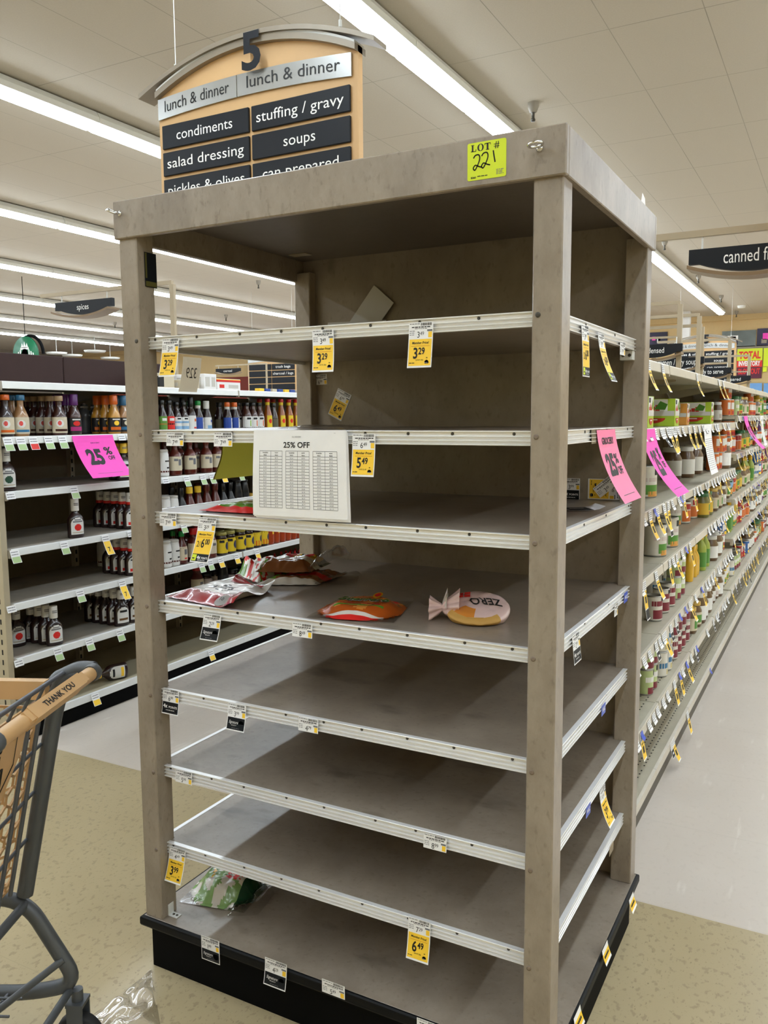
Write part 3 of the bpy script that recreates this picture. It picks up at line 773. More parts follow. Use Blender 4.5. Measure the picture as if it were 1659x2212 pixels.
def stroke(pts, r=.0013):
    n = len(pts); out = []
    for i in range(n*4-3):     # smooth through the points
        k, f = divmod(i, 4); f /= 4
        p0, p1, p2, p3 = [pts[max(0,min(n-1,k+j))] for j in (-1,0,1,2)]
        out.append(tuple(.5*((2*p1[j])+(-p0[j]+p2[j])*f+(2*p0[j]-5*p1[j]+4*p2[j]-p3[j])*f*f+(-p0[j]+3*p1[j]-3*p2[j]+p3[j])*f**3) for j in (0,1)))
    for (a,b),(c,d) in zip(out, out[1:]):
        L = math.hypot(c-a,d-b) or 1; u, v = -(d-b)/L*r, (c-a)/L*r; e, f = (c-a)/L*r*.4, (d-b)/L*r*.4
        m.add([fn(a+u-e,b+v-f,.0008),fn(c+u+e,d+v+f,.0008),fn(c-u+e,d-v+f,.0008),fn(a-u-e,b-v-f,.0008)], [(0,3,2,1)], 'ink')
def two(x, y): stroke([(x,y+.021),(x+.004,y+.026),(x+.0115,y+.026),(x+.0135,y+.018),(x+.009,y+.006),(x+.003,y-.003),(x-.0005,y+.001),(x+.004,y+.0065),(x+.012,y+.003),(x+.018,y+.001)])
two(-.0285, -.014); two(-.0105, -.012); stroke([(.0145,.016),(.0165,.004),(.0185,-.0065)], .0014)
m.text('SI360', lambda a,b,n: fn(-.0345+a,-.0335+b,n), .0035, 'ink', align='L', bold=.04, off=.0008)
rl = random.Random(6); small_print(m, fn, -.02, .004, -.0295, .0008, rl, .0016, 'ink')
for k in range(4): small_print(m, fn, .021, .037, -.0215-.0028*k, .0008, rl, .0012, 'ink_gray')
label(m.build('lot_sticker'), 'bright yellow lot number 221 sticker on the rack header', 'sticker')

# pink sign on the right end rail of the second shelf
def hang_sign(P, X, N, w, h, curl, tilt, skew, mt, lines, lab, name='sale_sign', group='pink 25% off signs', back=None):
    fn = tagfn(P, X, N, h, curl, tilt, skew); m = MB()
    rect(m, fn, -w/2, w/2, -h, 0, mt, 0, 12, 4)
    for s_, a, b, hh, ww, bd in lines: m.text(s_, lambda x,y,n: fn(a*w+x,-b*h+y,n), hh*h, 'ink', w=ww*w, bold=bd, off=.0008)
    rnd = random.Random(2); small_print(m, fn, -w*.3, w*.32, -.9*h, .0008, rnd, .0016)
    return label(m.build(name), lab, 'sign', group)
BIG = [('GROCERY', .0, .2, .09, .62, .03), ('25', -.14, .62, .27, .42, .05), ('%', .2, .48, .13, .2, .03), ('OFF', .22, .63, .1, .24, .03)]
hang_sign(side(1309, 928), Y3, X3, .19, .18, .055, .1, .02, 'pink_light', BIG, 'pink grocery 25% OFF sign hanging on the right end rail of the second shelf')
m = MB(); fn = tagfn(side(1290, 927), Y3, X3, .1, .0, .05); rect(m, fn, -.05, .03, -.035, 0, 'dark_back', -.002, 1)
label(m.build('sign_clip'), 'brown sign clip behind the pink grocery sign on the second shelf rail', 'clip')
# ------------------------------------------------------------------ hanging aisle signs
def arc(x, half, z_end, z_mid):
    return z_end+(z_mid-z_end)*(1-(x/half)**2)
def aisle_sign(c, num, band, rows, lab, wires=True, sy=1):
    """c = centre of the board at z 0; faces -y"""
    t = thing('aisle_sign', lab, 'sign', c, 0, 'hanging aisle signs'); N = 24
    hb = .605
    m = MB(); pts = [(-hb,2.56),(hb,2.56)]+[(hb-2*hb*i/N, arc(hb-2*hb*i/N, hb, 3.282, 3.405)) for i in range(N+1)]
    m.prism(pts, -.02, .02, 'tan_sign', fn=lambda a,b,d:(a,d,b)); m.build('board', t)
    m = MB()
    def band_arc(h0, ze, zm, th, y0, y1, mt):
        up = [(-h0+2*h0*i/N, arc(-h0+2*h0*i/N, h0, ze, zm)) for i in range(N+1)]
        lo = [(x, z-th) for x, z in up]
        vs = [(x,y0,z) for x,z in up]+[(x,y0,z) for x,z in lo]+[(x,y1,z) for x,z in up]+[(x,y1,z) for x,z in lo]; n = N+1
        fs = []
        for i in range(N): fs += [(i,n+i,n+i+1,i+1),(2*n+i+1,3*n+i+1,3*n+i,2*n+i),(i+1,2*n+i+1,2*n+i,i),(n+i,3*n+i,3*n+i+1,n+i+1)]
        fs += [(0,2*n,3*n,n),(n-1,2*n-1,4*n-1,3*n-1)]
        m.add(vs, fs, mt)
    band_arc(.71, 3.285, 3.45, .022, -.06, .06, 'sign_bronze'); m.build('crown', t)
    m = MB(); band_arc(.6, 3.295, 3.44, .014, -.045, .045, 'white_metal'); band_arc(.605, 3.281, 3.424, .03, -.05, .05, 'sign_bronze'); m.build('crown_trim', t)
    m = MB()     # band of two brushed metal plates following the arch
    for x0, x1, s_ in ((-.6,-.084,band), (-.08,.575,band)):
        f = lambda a, b, n=0.: V(a, -.028-n, arc(a, .6, 3.144, 3.172)+b)
        m.grid(lambda s,t_: f(x0+(x1-x0)*s, .103*t_, .004), 10, 2, 'sign_metal'); m.grid(lambda s,t_: f(x0+(x1-x0)*s, .103*t_, -.004), 10, 1, 'sign_metal')
        for e in (x0, x1): m.grid(lambda s,t_: f(e, .103*t_, -.004+.008*s), 1, 1, 'sign_metal', False)
        for e in (0, 1): m.grid(lambda s,t_: f(x0+(x1-x0)*s, .103*e, -.004+.008*t_), 10, 1, 'sign_metal', False)
        p = m.build('banner_plate', t); m = MB()
        if not band: continue
        xc = (x0+x1)/2
        m.text(band, lambda a,b,n: V(xc+a, -.0335-n, arc(xc+a, .6, 3.144, 3.172)+.03+b), .056, 'ink', w=(x1-x0)*.82); m.build('lettering', p)
        m = MB()
    m = MB()
    if num: m.text(num, lambda a,b,n: V(a+.035, -.066-n, 3.272+b), .165, 'sign_dark', bold=.03, w=.115)
    if num: m.build('number', t)
    for r_, (l_, rr_) in enumerate(rows):
        zt_ = 3.112-.136*r_
        for x0, x1, s_ in ((-.578,-.014,l_), (.003,.567,rr_)):
            m = MB(); m.bbox((x0,-.034,zt_-.118), (x1,-.02,zt_), 'sign_dark', .003); pl = m.build('category_plate', t)
            if s_:
                m = MB(); w_ = min(.5, .0365*len(s_)); m.text(s_, lambda a,b,n: V((x0+x1)/2+a, -.035-n, zt_-.082+b), .05, 'sign_white', w=w_); m.build('lettering', pl)
    if wires:
        for x in (-.5, .5):
            m = MB(); m.tube([(x,0,arc(x,.73,3.292,3.47)-.02),(x,0,CEIL-c[2])], .0022, 6, 'white_metal'); m.lathe([(.008,0),(.008,.03)], (x,0,arc(x,.73,3.292,3.47)), 8, 'white_metal'); m.build('hanger_wire', t)
    return t
aisle_sign((-2.125,1.842,0), '5', 'lunch & dinner', [('condiments','stuffing / gravy'),('salad dressing','soups'),('pickles & olives','can prepared'),('','')],
           'hanging aisle 5 lunch & dinner sign just behind the tan rack')
aisle_sign((-2.06,16.8,-.22), '5', 'lunch & dinner', [('pickles & olives','stuffing / gravy'),('salad dressing','soups'),('condiments','can prepared'),('','')],
           'far away aisle 5 sign seen above the canned goods shelves')
aisle_sign((-9.85,12.6,-.42), '', '', [('','trash bags'),('','charcoal / logs'),('',''),('','')],
           'far aisle sign with dark plates seen through the rack above the condiments')
aisle_sign((.865,1.6,-.1), '', '', [('',''),('',''),('',''),('','')],
           'hanging aisle sign of which only the left edge shows at the top right')

# blade signs on beige tube arms
def blade(c, w, text, lab, th=.03, tw=None, h=.058, k=.04):
    """c = top centre, faces -y, lower edge bowed"""
    t = thing('category_sign', lab, 'sign', c, 0, 'bowed category signs above the shelves'); N = 20; wi = w*.84
    xs = [-wi/2+wi*i/N for i in range(N+1)]
    m = MB(); m.prism([(w/2,0),(-w/2,0),(-w/2,-h)]+[(x,-h-k*(1-(x/(wi/2))**2)) for x in xs]+[(w/2,-h)], -th/2, th/2, 'sign_dark', fn=lambda a,b,d:(a,d,b)); m.build('panel', t)
    m = MB()     # bronze curved apron along the lower edge
    vs = []
    for i in range(N+1):
        x = -w/2+w*i/N; z = -h-.004-k*1.1*(1-(x/(w/2))**2)
        vs += [(x,-th*1.9,z-.004),(x,th*1.9,z-.004),(x,th*1.9,z-.018),(x,-th*1.9,z-.018)]
    m.add(vs, [(i*4+q,i*4+(q+1)%4,i*4+4+(q+1)%4,i*4+4+q) for i in range(N) for q in range(4)], 'apron_bronze'); m.add(vs[:4], [(0,1,2,3)], 'apron_bronze'); m.add(vs[-4:], [(3,2,1,0)], 'apron_bronze'); m.build('apron', t)
    m = MB(); m.text(text, lambda a,b,n: V(a,-th/2-.001-n,-.064+b), .05 if tw is None or tw > .2 else .04, 'sign_white', w=tw); m.build('lettering', t)
    for x in (-w*.4, w*.4): m = MB(); m.tube([(x,0,-.002),(x,0,.05)], .004, 6, 'white_metal'); m.build('hook', t)
    return t
def bracket_arm(x, y, z0, zt_, dx, lab):
    t = thing('sign_bracket', lab, 'sign bracket', (x,y,z0), 0, 'beige tube sign brackets on the shelving')
    m = MB(); m.box((-.018,-.012,0), (.018,.012,zt_-z0), 'beige_tube'); m.build('upright', t)
    m = MB(); m.box((min(0,dx),-.011,zt_-z0), (max(0,dx),.011,zt_-z0+.026), 'beige_tube') if dx else None; m.build('arm', t); return t
bracket_arm(-.6, 2.0, 1.8, 2.305, 1.5, 'beige tube bracket holding the canned fruit sign')
blade((.17,2.0,2.255), .49, 'canned fruit', 'black canned fruit sign hanging at the right edge of the photo', tw=.225)
bracket_arm(-3.55, 2.78, 1.8, 2.50, -1.3, 'beige tube bracket holding the spices sign, seen through the rack')
blade((-4.40,2.78,2.45), .58, 'spices', 'black spices sign above the condiment shelving, left of the rack', tw=.12)
UP = [(1470,657,'condensed',744,.18),(1511,683,'',0,0),(1517,706,'ramen / dry soup',772,.32),(1577,735,'ready to serve',795,.28),(1619,770,'prepared',812,.2)]
for i, (u, v, tx, vs_, tw_) in enumerate(UP):
    p = onx(u, v, -.6)
    bracket_arm(-.6, p.y, 1.8, p.z, -.75, 'beige tube bracket on the canned goods shelving, %s from the near end' % nth(i+1))
    if tx:
        zz = onx(u, vs_, -.6).z
        blade((-.79,p.y-.03,zz), .44, tx, 'black %s sign above the soup side of the canned goods shelving' % tx, tw=tw_)
        m = MB(); m.box((-1.3,p.y-.011,zz+.045), (-.6,p.y+.011,zz+.06), 'beige_tube'); label(m.build('sign_rail'), 'beige cross rail carrying the %s sign' % tx, 'sign rail')

# ------------------------------------------------------------------ far wall dressing
def wall_card(u0, v0, u1, v1, mt, lab, name='wall_poster', cat='poster', y=YF-.03, th=.02, group=None, extra=None):
    a, b = ony(u0, v0, y), ony(u1, v1, y); m = MB(); m.box((a.x,y,min(a.z,b.z)), (b.x,y+th,max(a.z,b.z)), mt)
    if extra: extra(m, a, b, y)
    return label(m.build(name), lab, cat, group)
def dark_poster(colors):
    def ex(m, a, b, y):
        rnd = random.Random(len(colors)+int(a.x*10)); w = b.x-a.x; h = abs(a.z-b.z)
        for c in colors:
            x = a.x+w*rnd.uniform(.05,.6); z = min(a.z,b.z)+h*rnd.uniform(.05,.5)
            m.box((x,y-.006,z), (x+w*rnd.uniform(.15,.35),y-.001,z+h*rnd.uniform(.2,.4)), c)
    return ex
wall_card(1395, 719, 1441, 748, 'poster_navy', 'dark navy and purple wall picture at the far end, left of the aisle sign', extra=dark_poster(['pink','poster_navy','sign_metal']), group='dark pictures on the far wall')
wall_card(1560, 716, 1632, 748, 'poster_slate', 'slate wall picture with a white van right of the far aisle sign', extra=dark_poster(['poster_navy','sign_white','poster_navy']), group='dark pictures on the far wall')
wall_card(1636, 710, 1700, 745, 'poster_navy', 'dark wall picture with a pink patch at the right edge of the photo', extra=dark_poster(['pink','sign_bronze']), group='dark pictures on the far wall')
wall_card(1545, 750, 1720, 757, 'wall_gray', 'grey ledge under the dark pictures on the far wall', name='wall_ledge', cat='ledge', th=.025)
def total(m, a, b, y):
    w = b.x-a.x; h = a.z-b.z; xc = (a.x+b.x)/2
    m.box((a.x,y-.004,a.z-.62*h), (b.x,y-.001,a.z-.4*h), 'tag_red'); m.box((a.x,y-.004,b.z), (b.x,y-.001,a.z-.62*h), 'poster_plum')
    for s_, z, hh, mt in (('TOTAL',.33,.23,'tag_red'),('INVENTORY',.57,.15,'sign_white'),('BLOWOUT',.84,.17,'tag_red')):
        m.text(s_, lambda p,q,n: V(xc+p,y-.006-n,a.z-z*h+q), hh*h, mt, w=w*.86 if s_ != 'SALE' else w*.6, bold=.04)
wall_card(1593, 754, 1645, 817, 'lot_yellow', 'yellow and red TOTAL INVENTORY BLOWOUT poster on the far wall', extra=total, y=YF-.05)
wall_card(1650, 752, 1700, 790, 'lot_yellow', 'yellow poster at the right edge beside the inventory poster', y=YF-.05)
wall_card(1648, 793, 1656, 803, 'lot_yellow', 'tiny yellow notice below the right edge poster', name='wall_notice', cat='notice', y=YF-.05)
wall_card(1614, 828, 1645, 858, 'cooler_blue', 'blue lit panel low on the far wall above the canned goods', name='wall_panel', cat='panel', y=YF-.05)
wall_card(1650, 828, 1690, 858, 'cooler_blue', 'blue lit panel at the right edge low on the far wall', name='wall_panel', cat='panel', y=YF-.05)
m = MB(); p = ony(1479, 700, 20.9); m.box((p.x-.12,20.9,0), (p.x+.12,21.1,CEIL), 'column_white'); structure(m.build('trim_3'))
# far part seen between the rack and the condiment shelves
for u, w_, lab in ((573, .34, 'near'), (541, .2, 'thin')):
    p = ony(u, 800, 21.5); m = MB(); m.box((p.x-w_/2,21.5,0), (p.x+w_/2,21.5+w_,CEIL), 'column_white'); structure(m.build('trim_%d' % (4 if lab == 'near' else 5)))
def sandwich(m, a, b, y):
    w = b.x-a.x; h = a.z-b.z; xc = (a.x+b.x)/2; zc_ = b.z+h*.48
    for z0, z1, k, mt in ((.12,.26,.42,'onion'),(.24,.3,.44,'bag_green'),(.28,.36,.45,'tag_red'),(.34,.42,.43,'bread_dark'),(.42,.72,.43,'bread')):
        pts = [(xc+w*k*math.cos(t)*1.0, b.z+h*((z0+z1)/2+(z1-z0)/2*math.sin(t))) for t in [i*2*math.pi/20 for i in range(20)]]
        m.prism(pts, y-.012, y-.002, mt, fn=lambda p,q,d:(p,d,q))
wall_card(596, 786, 627, 838, 'card_light', 'big sandwich poster on the far red wall, seen through the rack', y=21.9, extra=sandwich)
wall_card(578, 790, 588, 836, 'card_light', 'narrow white poster left of the sandwich poster', y=21.9)
p = ony(493, 796, 11.0); blade((p.x,11.0,p.z), .58, 'cereal', 'far black cereal sign seen through the rack above the condiments', tw=.2)
m = MB(); m.box((p.x-.3,10.99,p.z+.046), (p.x+.9,11.01,p.z+.07), 'beige_tube'); m.box((p.x+.87,10.99,.0), (p.x+.9,11.01,p.z+.046), 'beige_tube'); label(m.build('sign_bracket'), 'far beige tube bracket carrying the cereal sign', 'sign bracket')
# coffee kiosk sign at the far left
t = thing('coffee_sign', 'round green and white coffee sign above the condiment shelving, far left', 'sign', ony(56, 766, 9.0))
m = MB(); rr = .33
m.lathe([(.0001,-.02),(rr,-.02),(rr,.02),(.0001,.02)], (0,0,0), 40, 'logo_green', axis=(0,1,0)); m.build('disc', t)
m = MB(); pts = [(.34*math.cos(a)*1.0, .34*math.sin(a)) for a in [i*math.pi/24 for i in range(25)]]
m.tube([(x+.07,.05,z) for x,z in pts], .03, 8, 'black_base'); m.build('rim', t)
m = MB(); fn = lambda a,b,n=0.: V(a,-.024-n,b)
for k in (-1, 0, 1): m.poly([fn(k*.06-.04,.12),fn(k*.06+.04,.12),fn(k*.065,.24-.03*abs(k))], 'sign_white')
m.poly([fn(-.12,.09),fn(.12,.09),fn(.11,.13),fn(-.11,.13)], 'sign_white')
m.lathe([(.0001,0),(.085,0)], fn(0,.02,.001), 20, 'sign_white', axis=(0,-1,0))
for sgn in (-1, 1):
    for k in range(3):
        x = sgn*(.1+.055*k); m.add([fn(x,.09-.03*k),fn(x+sgn*.03,.08-.03*k),fn(x+sgn*.04,-.18),fn(x+sgn*.01,-.18)], [(0,1,2,3) if sgn < 0 else (3,2,1,0)], 'sign_white')
m.build('emblem', t)
m = MB(); m.tube([(0,0,.33),(0,0,CEIL-(ony(56,766,9.0)).z)], .006, 6, 'black_base'); m.build('hanger_rod', t)
# round downlights far to the left
for i, (u, v) in enumerate(((205,757),(238,772),(122,761),(156,766))):
    p = onz(u, v, 3.75); p.x = max(p.x, XL+.8); p.y = min(p.y, 21.5)
    o = thing('round_light', 'round pendant light far left above the maroon panel, %s' % ['second from right','rightmost','leftmost','second from left'][i], 'ceiling light', p, 0, 'round lights at the far left')
    m = MB(); m.lathe([(.3,-.06),(.33,-.02),(.33,0),(.0005,.01)], (0,0,0), 24, 'lamp_housing'); m.build('shade', o); m = MB(); m.lathe([(.0001,-.055),(.3,-.055)], (0,0,0), 24, 'lamp', axis=(0,0,1)); m.build('lamp', o)
    m = MB(); m.tube([(0,0,.005),(0,0,CEIL-p.z)], .012, 6, 'lamp_housing'); m.build('drop_rod', o)

# ------------------------------------------------------------------ gondola shelving
def peg_rows(m, D, L, z, rows):
    for r_ in rows:
        for k in range(int(L/.0369)): m.box((D-r_-.004,.01+.0369*k,z), (D-r_+.002,.02+.0369*k,z+.0005), 'slot')
def gondola_section(xf, xb, y0, y1, deck_z, shelves, lab, rail_m, shelf_m, back_m, top_board=None, post_m='almond_metal', group=None, depth=None, holes=False):
    """one section; xf = front plane, xb = back panel plane (xf > xb)"""
    t = thing('gondola_shelving', lab, 'shelving', (xb, y0, 0), 0, group); o = Vector((xb,y0,0)); L = y1-y0; D = xf-xb
    m = MB(); m.box((0,0,deck_z-.03), (D-.012,L,deck_z-.001), 'deck_beige' if shelf_m == 'shelf_worn' else shelf_m)
    if holes: peg_rows(m, D, L, deck_z-.001, (.05,.075,.1))
    m.build('base_deck', t)
    m = MB(); fnr = lambda a,b,c: (D+a, c, deck_z+b)
    m.prism([(-.012,0),(0,-.002),(0,-.038),(-.006,-.042),(-.012,-.042)], .001, L-.001, rail_m, fn=fnr); m.build('deck_rail', t)
    m = MB(); m.box((D-.04,.0,0), (D-.025,L,deck_z-.043), 'black_base' if back_m == 'dark_back' else 'kick_dark'); m.build('kick_plate', t)
    zt_ = shelves[0]+.0
    m = MB(); m.box((-.012,.031,.02), (0,L-.001,zt_-.03), back_m); m.build('back_panel', t)
    m = MB(); m.box((-.012,.001,0), (.03,.03,zt_), post_m)
    for k in range(int(zt_/.05)): m.box((.03,.006,.03+.05*k), (.0305,.018,.055+.05*k), 'slot')
    m.build('slotted_upright', t)
    for i, z in enumerate(shelves):
        d = D if depth is None else depth[i]
        m = MB(); m.box((.002,.002,z-.022), (d-.012,L-.002,z-.001), shelf_m)
        if holes and i == 5: peg_rows(m, d, L, z-.001, (.05,.08))
        for yy in (.02, L-.022): m.add([(.03,yy,z-.023),(.03,yy,z-.09),(d*.75,yy,z-.03),(d*.75,yy,z-.023),(.03,yy+.003,z-.023),(.03,yy+.003,z-.09),(d*.75,yy+.003,z-.03),(d*.75,yy+.003,z-.023)], [(0,1,2,3),(7,6,5,4),(1,5,6,2),(0,4,5,1),(2,6,7,3)], shelf_m)
        s = m.build('shelf', t)
        m = MB(); m.prism([(-.012,0),(-.001,0),(.001,-.003),(.004,-.034),(.001,-.036),(-.002,-.035),(-.012,-.03)], .0135, L-.001, rail_m, fn=lambda a,b,c: (d+a, c, z+b)); m.build('price_rail', s)
        m = MB(); m.bbox((d-.015,.001,z-.044), (d+.003,.013,z-.002), shelf_m, .001); m.build('end_clip', s)
    if top_board:
        m = MB(); m.bbox((-.02,.001,zt_+.002), (.012,L-.002,zt_+top_board), 'maroon', .004); m.build('top_board', t)
    return t
LX, LB = -2.97, -3.57
LZ = [1.772, 1.51, 1.25, .972, .706, .434]; LD = .126
LY = [.95+.887*i for i in range(7)]
for i in range(6):
    gondola_section(LX, LB, LY[i], LY[i+1], LD, LZ, 'white railed condiment shelving section, %s from its left end' % nth(i), 'rail_white', 'shelf_worn', 'dark_back',
                    .185 if i < 2 else None, group='condiment shelving sections')
m = MB(); m.bbox((-4.15,.915,0), (LX-.006,.949,1.75), 'almond_metal', .002)
for k in range(30): m.box((LX-.045,.9145,.06+.05*k), (LX-.035,.915,.085+.05*k), 'slot')
label(m.build('end_panel'), 'almond metal end panel with slots at the left end of the condiment shelving', 'panel')
# far side of the condiment shelving
m = MB(); m.box((-4.15,.95,0), (-3.6,6.2,.12), 'almond_metal')
label(m.build('gondola_shelving'), 'base of the shelving back to back with the condiments', 'shelving')
GX, GB = -.1, -.56
GZ = [1.785, 1.545, 1.248, 1.0, .712, .428]; GD = .146
GY = [.93+.83*i for i in range(5)]
for i in range(4):
    gondola_section(GX, GB, GY[i], GY[i+1], GD, GZ, 'almond canned goods shelving section beside the right aisle, %s from the rack' % nth(i), 'rail_almond', 'gondola_shelf', 'gondola_back',
                    group='canned goods shelving sections', holes=True)
HZ = [1.785, 1.585, 1.335, 1.04, .775, .435]
HY = [GY[4]+.002+1.2*i for i in range(7)]
for i in range(6):
    gondola_section(GX, GB, HY[i], HY[i+1], GD, HZ, 'far canned goods shelving section with higher shelves, %s of its run' % nth(i), 'rail_almond', 'gondola_shelf', 'gondola_back',
                    group='canned goods shelving sections', holes=True)
m = MB(); m.box((-1.1,.93,0), (-.62,11.4,.14), 'almond_metal'); m.box((-.64,.93,.14), (-.6,11.4,1.76), 'almond_metal')
for z in HZ: m.box((-1.1,.93,z-.03), (-.64,11.4,z), 'gondola_shelf')
label(m.build('gondola_shelving'), 'soup side of the canned goods shelving, hidden behind the rack', 'shelving')
# ------------------------------------------------------------------ products
def proj_u(p):
    d = Vector(p)-CAM; return 829.5+PX*d.dot(_R2)/d.dot(_F)
def y_at(u, x, z):
    lo, hi = -1.2, 40.
    for _ in range(60):
        mid = (lo+hi)/2
        if proj_u((x,mid,z)) < u: lo = mid
        else: hi = mid
    return lo
PROTO = {}
def patch(m, prof, z0, z1, half, sx, sy, mt, off, a_c=0., n=10):
    """label patch following the lathe profile between z0 and z1"""
    def rad(z):
        for (ra,za),(rb,zb) in zip(prof, prof[1:]):
            if za <= z <= zb and zb > za: return ra+(rb-ra)*(z-za)/(zb-za)
        return prof[-1][0]
    zs = [z0+(z1-z0)*k/4 for k in range(5)]
    m.lathe([(rad(z)+off, z) for z in zs], (0,0,0), n, mt, arc=(a_c-half, a_c+half), sx=sx, sy=sy)
def bottle(key):
    """build the parts of one kind of bottle under a fresh thing"""
    k = BOTTLES[key]; H, r = k['h'], k['r']; rn = k.get('rn', .014); hs = k.get('sh', .62)*H; he = k.get('neck', .78)*H; hc = k.get('cap_h', .12)*H
    sx, sy = k.get('sx', 1.), k.get('sy', 1.)
    prof = [(r*.88,0),(r*.97,.004),(r,.012),(r,hs*.75),(r*.97,hs*.9),(r*.88,hs),(rn+(r-rn)*.45,hs+(he-hs)*.45),(rn*1.08,he-.004),(rn,he),(rn,H-hc*.3)]
    if k.get('waist'): prof = [(r*.88,0),(r*.97,.004),(r,.012),(r,hs*.55),(r*.94,hs*.7),(r*.98,hs*.85),(r*.9,hs)]+prof[6:]
    t = thing('sauce_bottle', k['d'], 'bottle')
    m = MB(); m.lathe(prof, (0,0,0), 18, k['liq'], sx=sx, sy=sy); m.build('body', t)
    m = MB(); rc = k.get('rc', rn*1.18)
    if k.get('tip'): m.lathe([(rc,H-hc),(rc,H-hc*.75),(rc*.7,H-hc*.6),(rc*.25,H),(0.0005,H)], (0,0,0), 14, k['cap'])
    else: m.lathe([(rc,H-hc),(rc*1.02,H-hc*.9),(rc,H-.003),(rc*.9,H),(.0005,H)], (0,0,0), 14, k['cap'])
    if k.get('ring'): m.lathe([(rc*1.06,H-hc*1.12),(rc*1.06,H-hc*.86)], (0,0,0), 14, k['ring'])
    if k.get('print'):
        rnd = random.Random(3)
        for z in (.55,.42): m.lathe([(rc*1.035,H-hc*z),(rc*1.035,H-hc*(z-.07))], (0,0,0), 5, 'ink_gray', arc=(-.7,.6))
    m.build('cap', t)
    if k.get('neck_label'): m = MB(); m.lathe([(rn*1.12,H-hc*1.9),(rn*1.12,H-hc*1.02)], (0,0,0), 12, k['neck_label']); m.build('neck_label', t)
    if k.get('lab'):
        m = MB(); z0, z1 = k.get('lz', (.1,.56)); z0 *= H; z1 *= H
        if k.get('arch'):
            zz = z0+(z1-z0)*.6; patch(m, prof, z0, zz, .86, sx, sy, k['lab'], .0008)
            for q in range(6):
                a, b = zz+(z1-zz)*q/6, zz+(z1-zz)*(q+1)/6; patch(m, prof, a, b, .86*math.sqrt(max(0.05, 1-((q+.5)/6)**2)), sx, sy, k['lab'], .0008)
        else: patch(m, prof, z0, z1, k.get('la', 1.5), sx, sy, k['lab'], .0008, n=14)
        for (c0, c1, aa, half, mt) in k.get('art', []):
            if c1 is None:     # round mark
                for q in range(-4, 4):
                    R_ = c0[1]*H; za = c0[0]*H+R_*q/4; patch(m, prof, za, za+R_/4, half*math.sqrt(1-((q+.5)/4)**2), sx, sy, mt, .0014, aa, 6)
            else: patch(m, prof, c0*H, c1*H, half, sx, sy, mt, .0014, aa, 6)
        m.build('label', t)
    return remember(t)
A = lambda a, b, c=0., d=.5, m='ink': (a, b, c, d, m)
arch_art = lambda mt: [((.27,.085),None,0.,.42,mt),(.40,.435,0.,.6,'ink_gray'),(.45,.475,0.,.4,'ink_gray'),(.13,.15,0.,.7,'paper_back')]
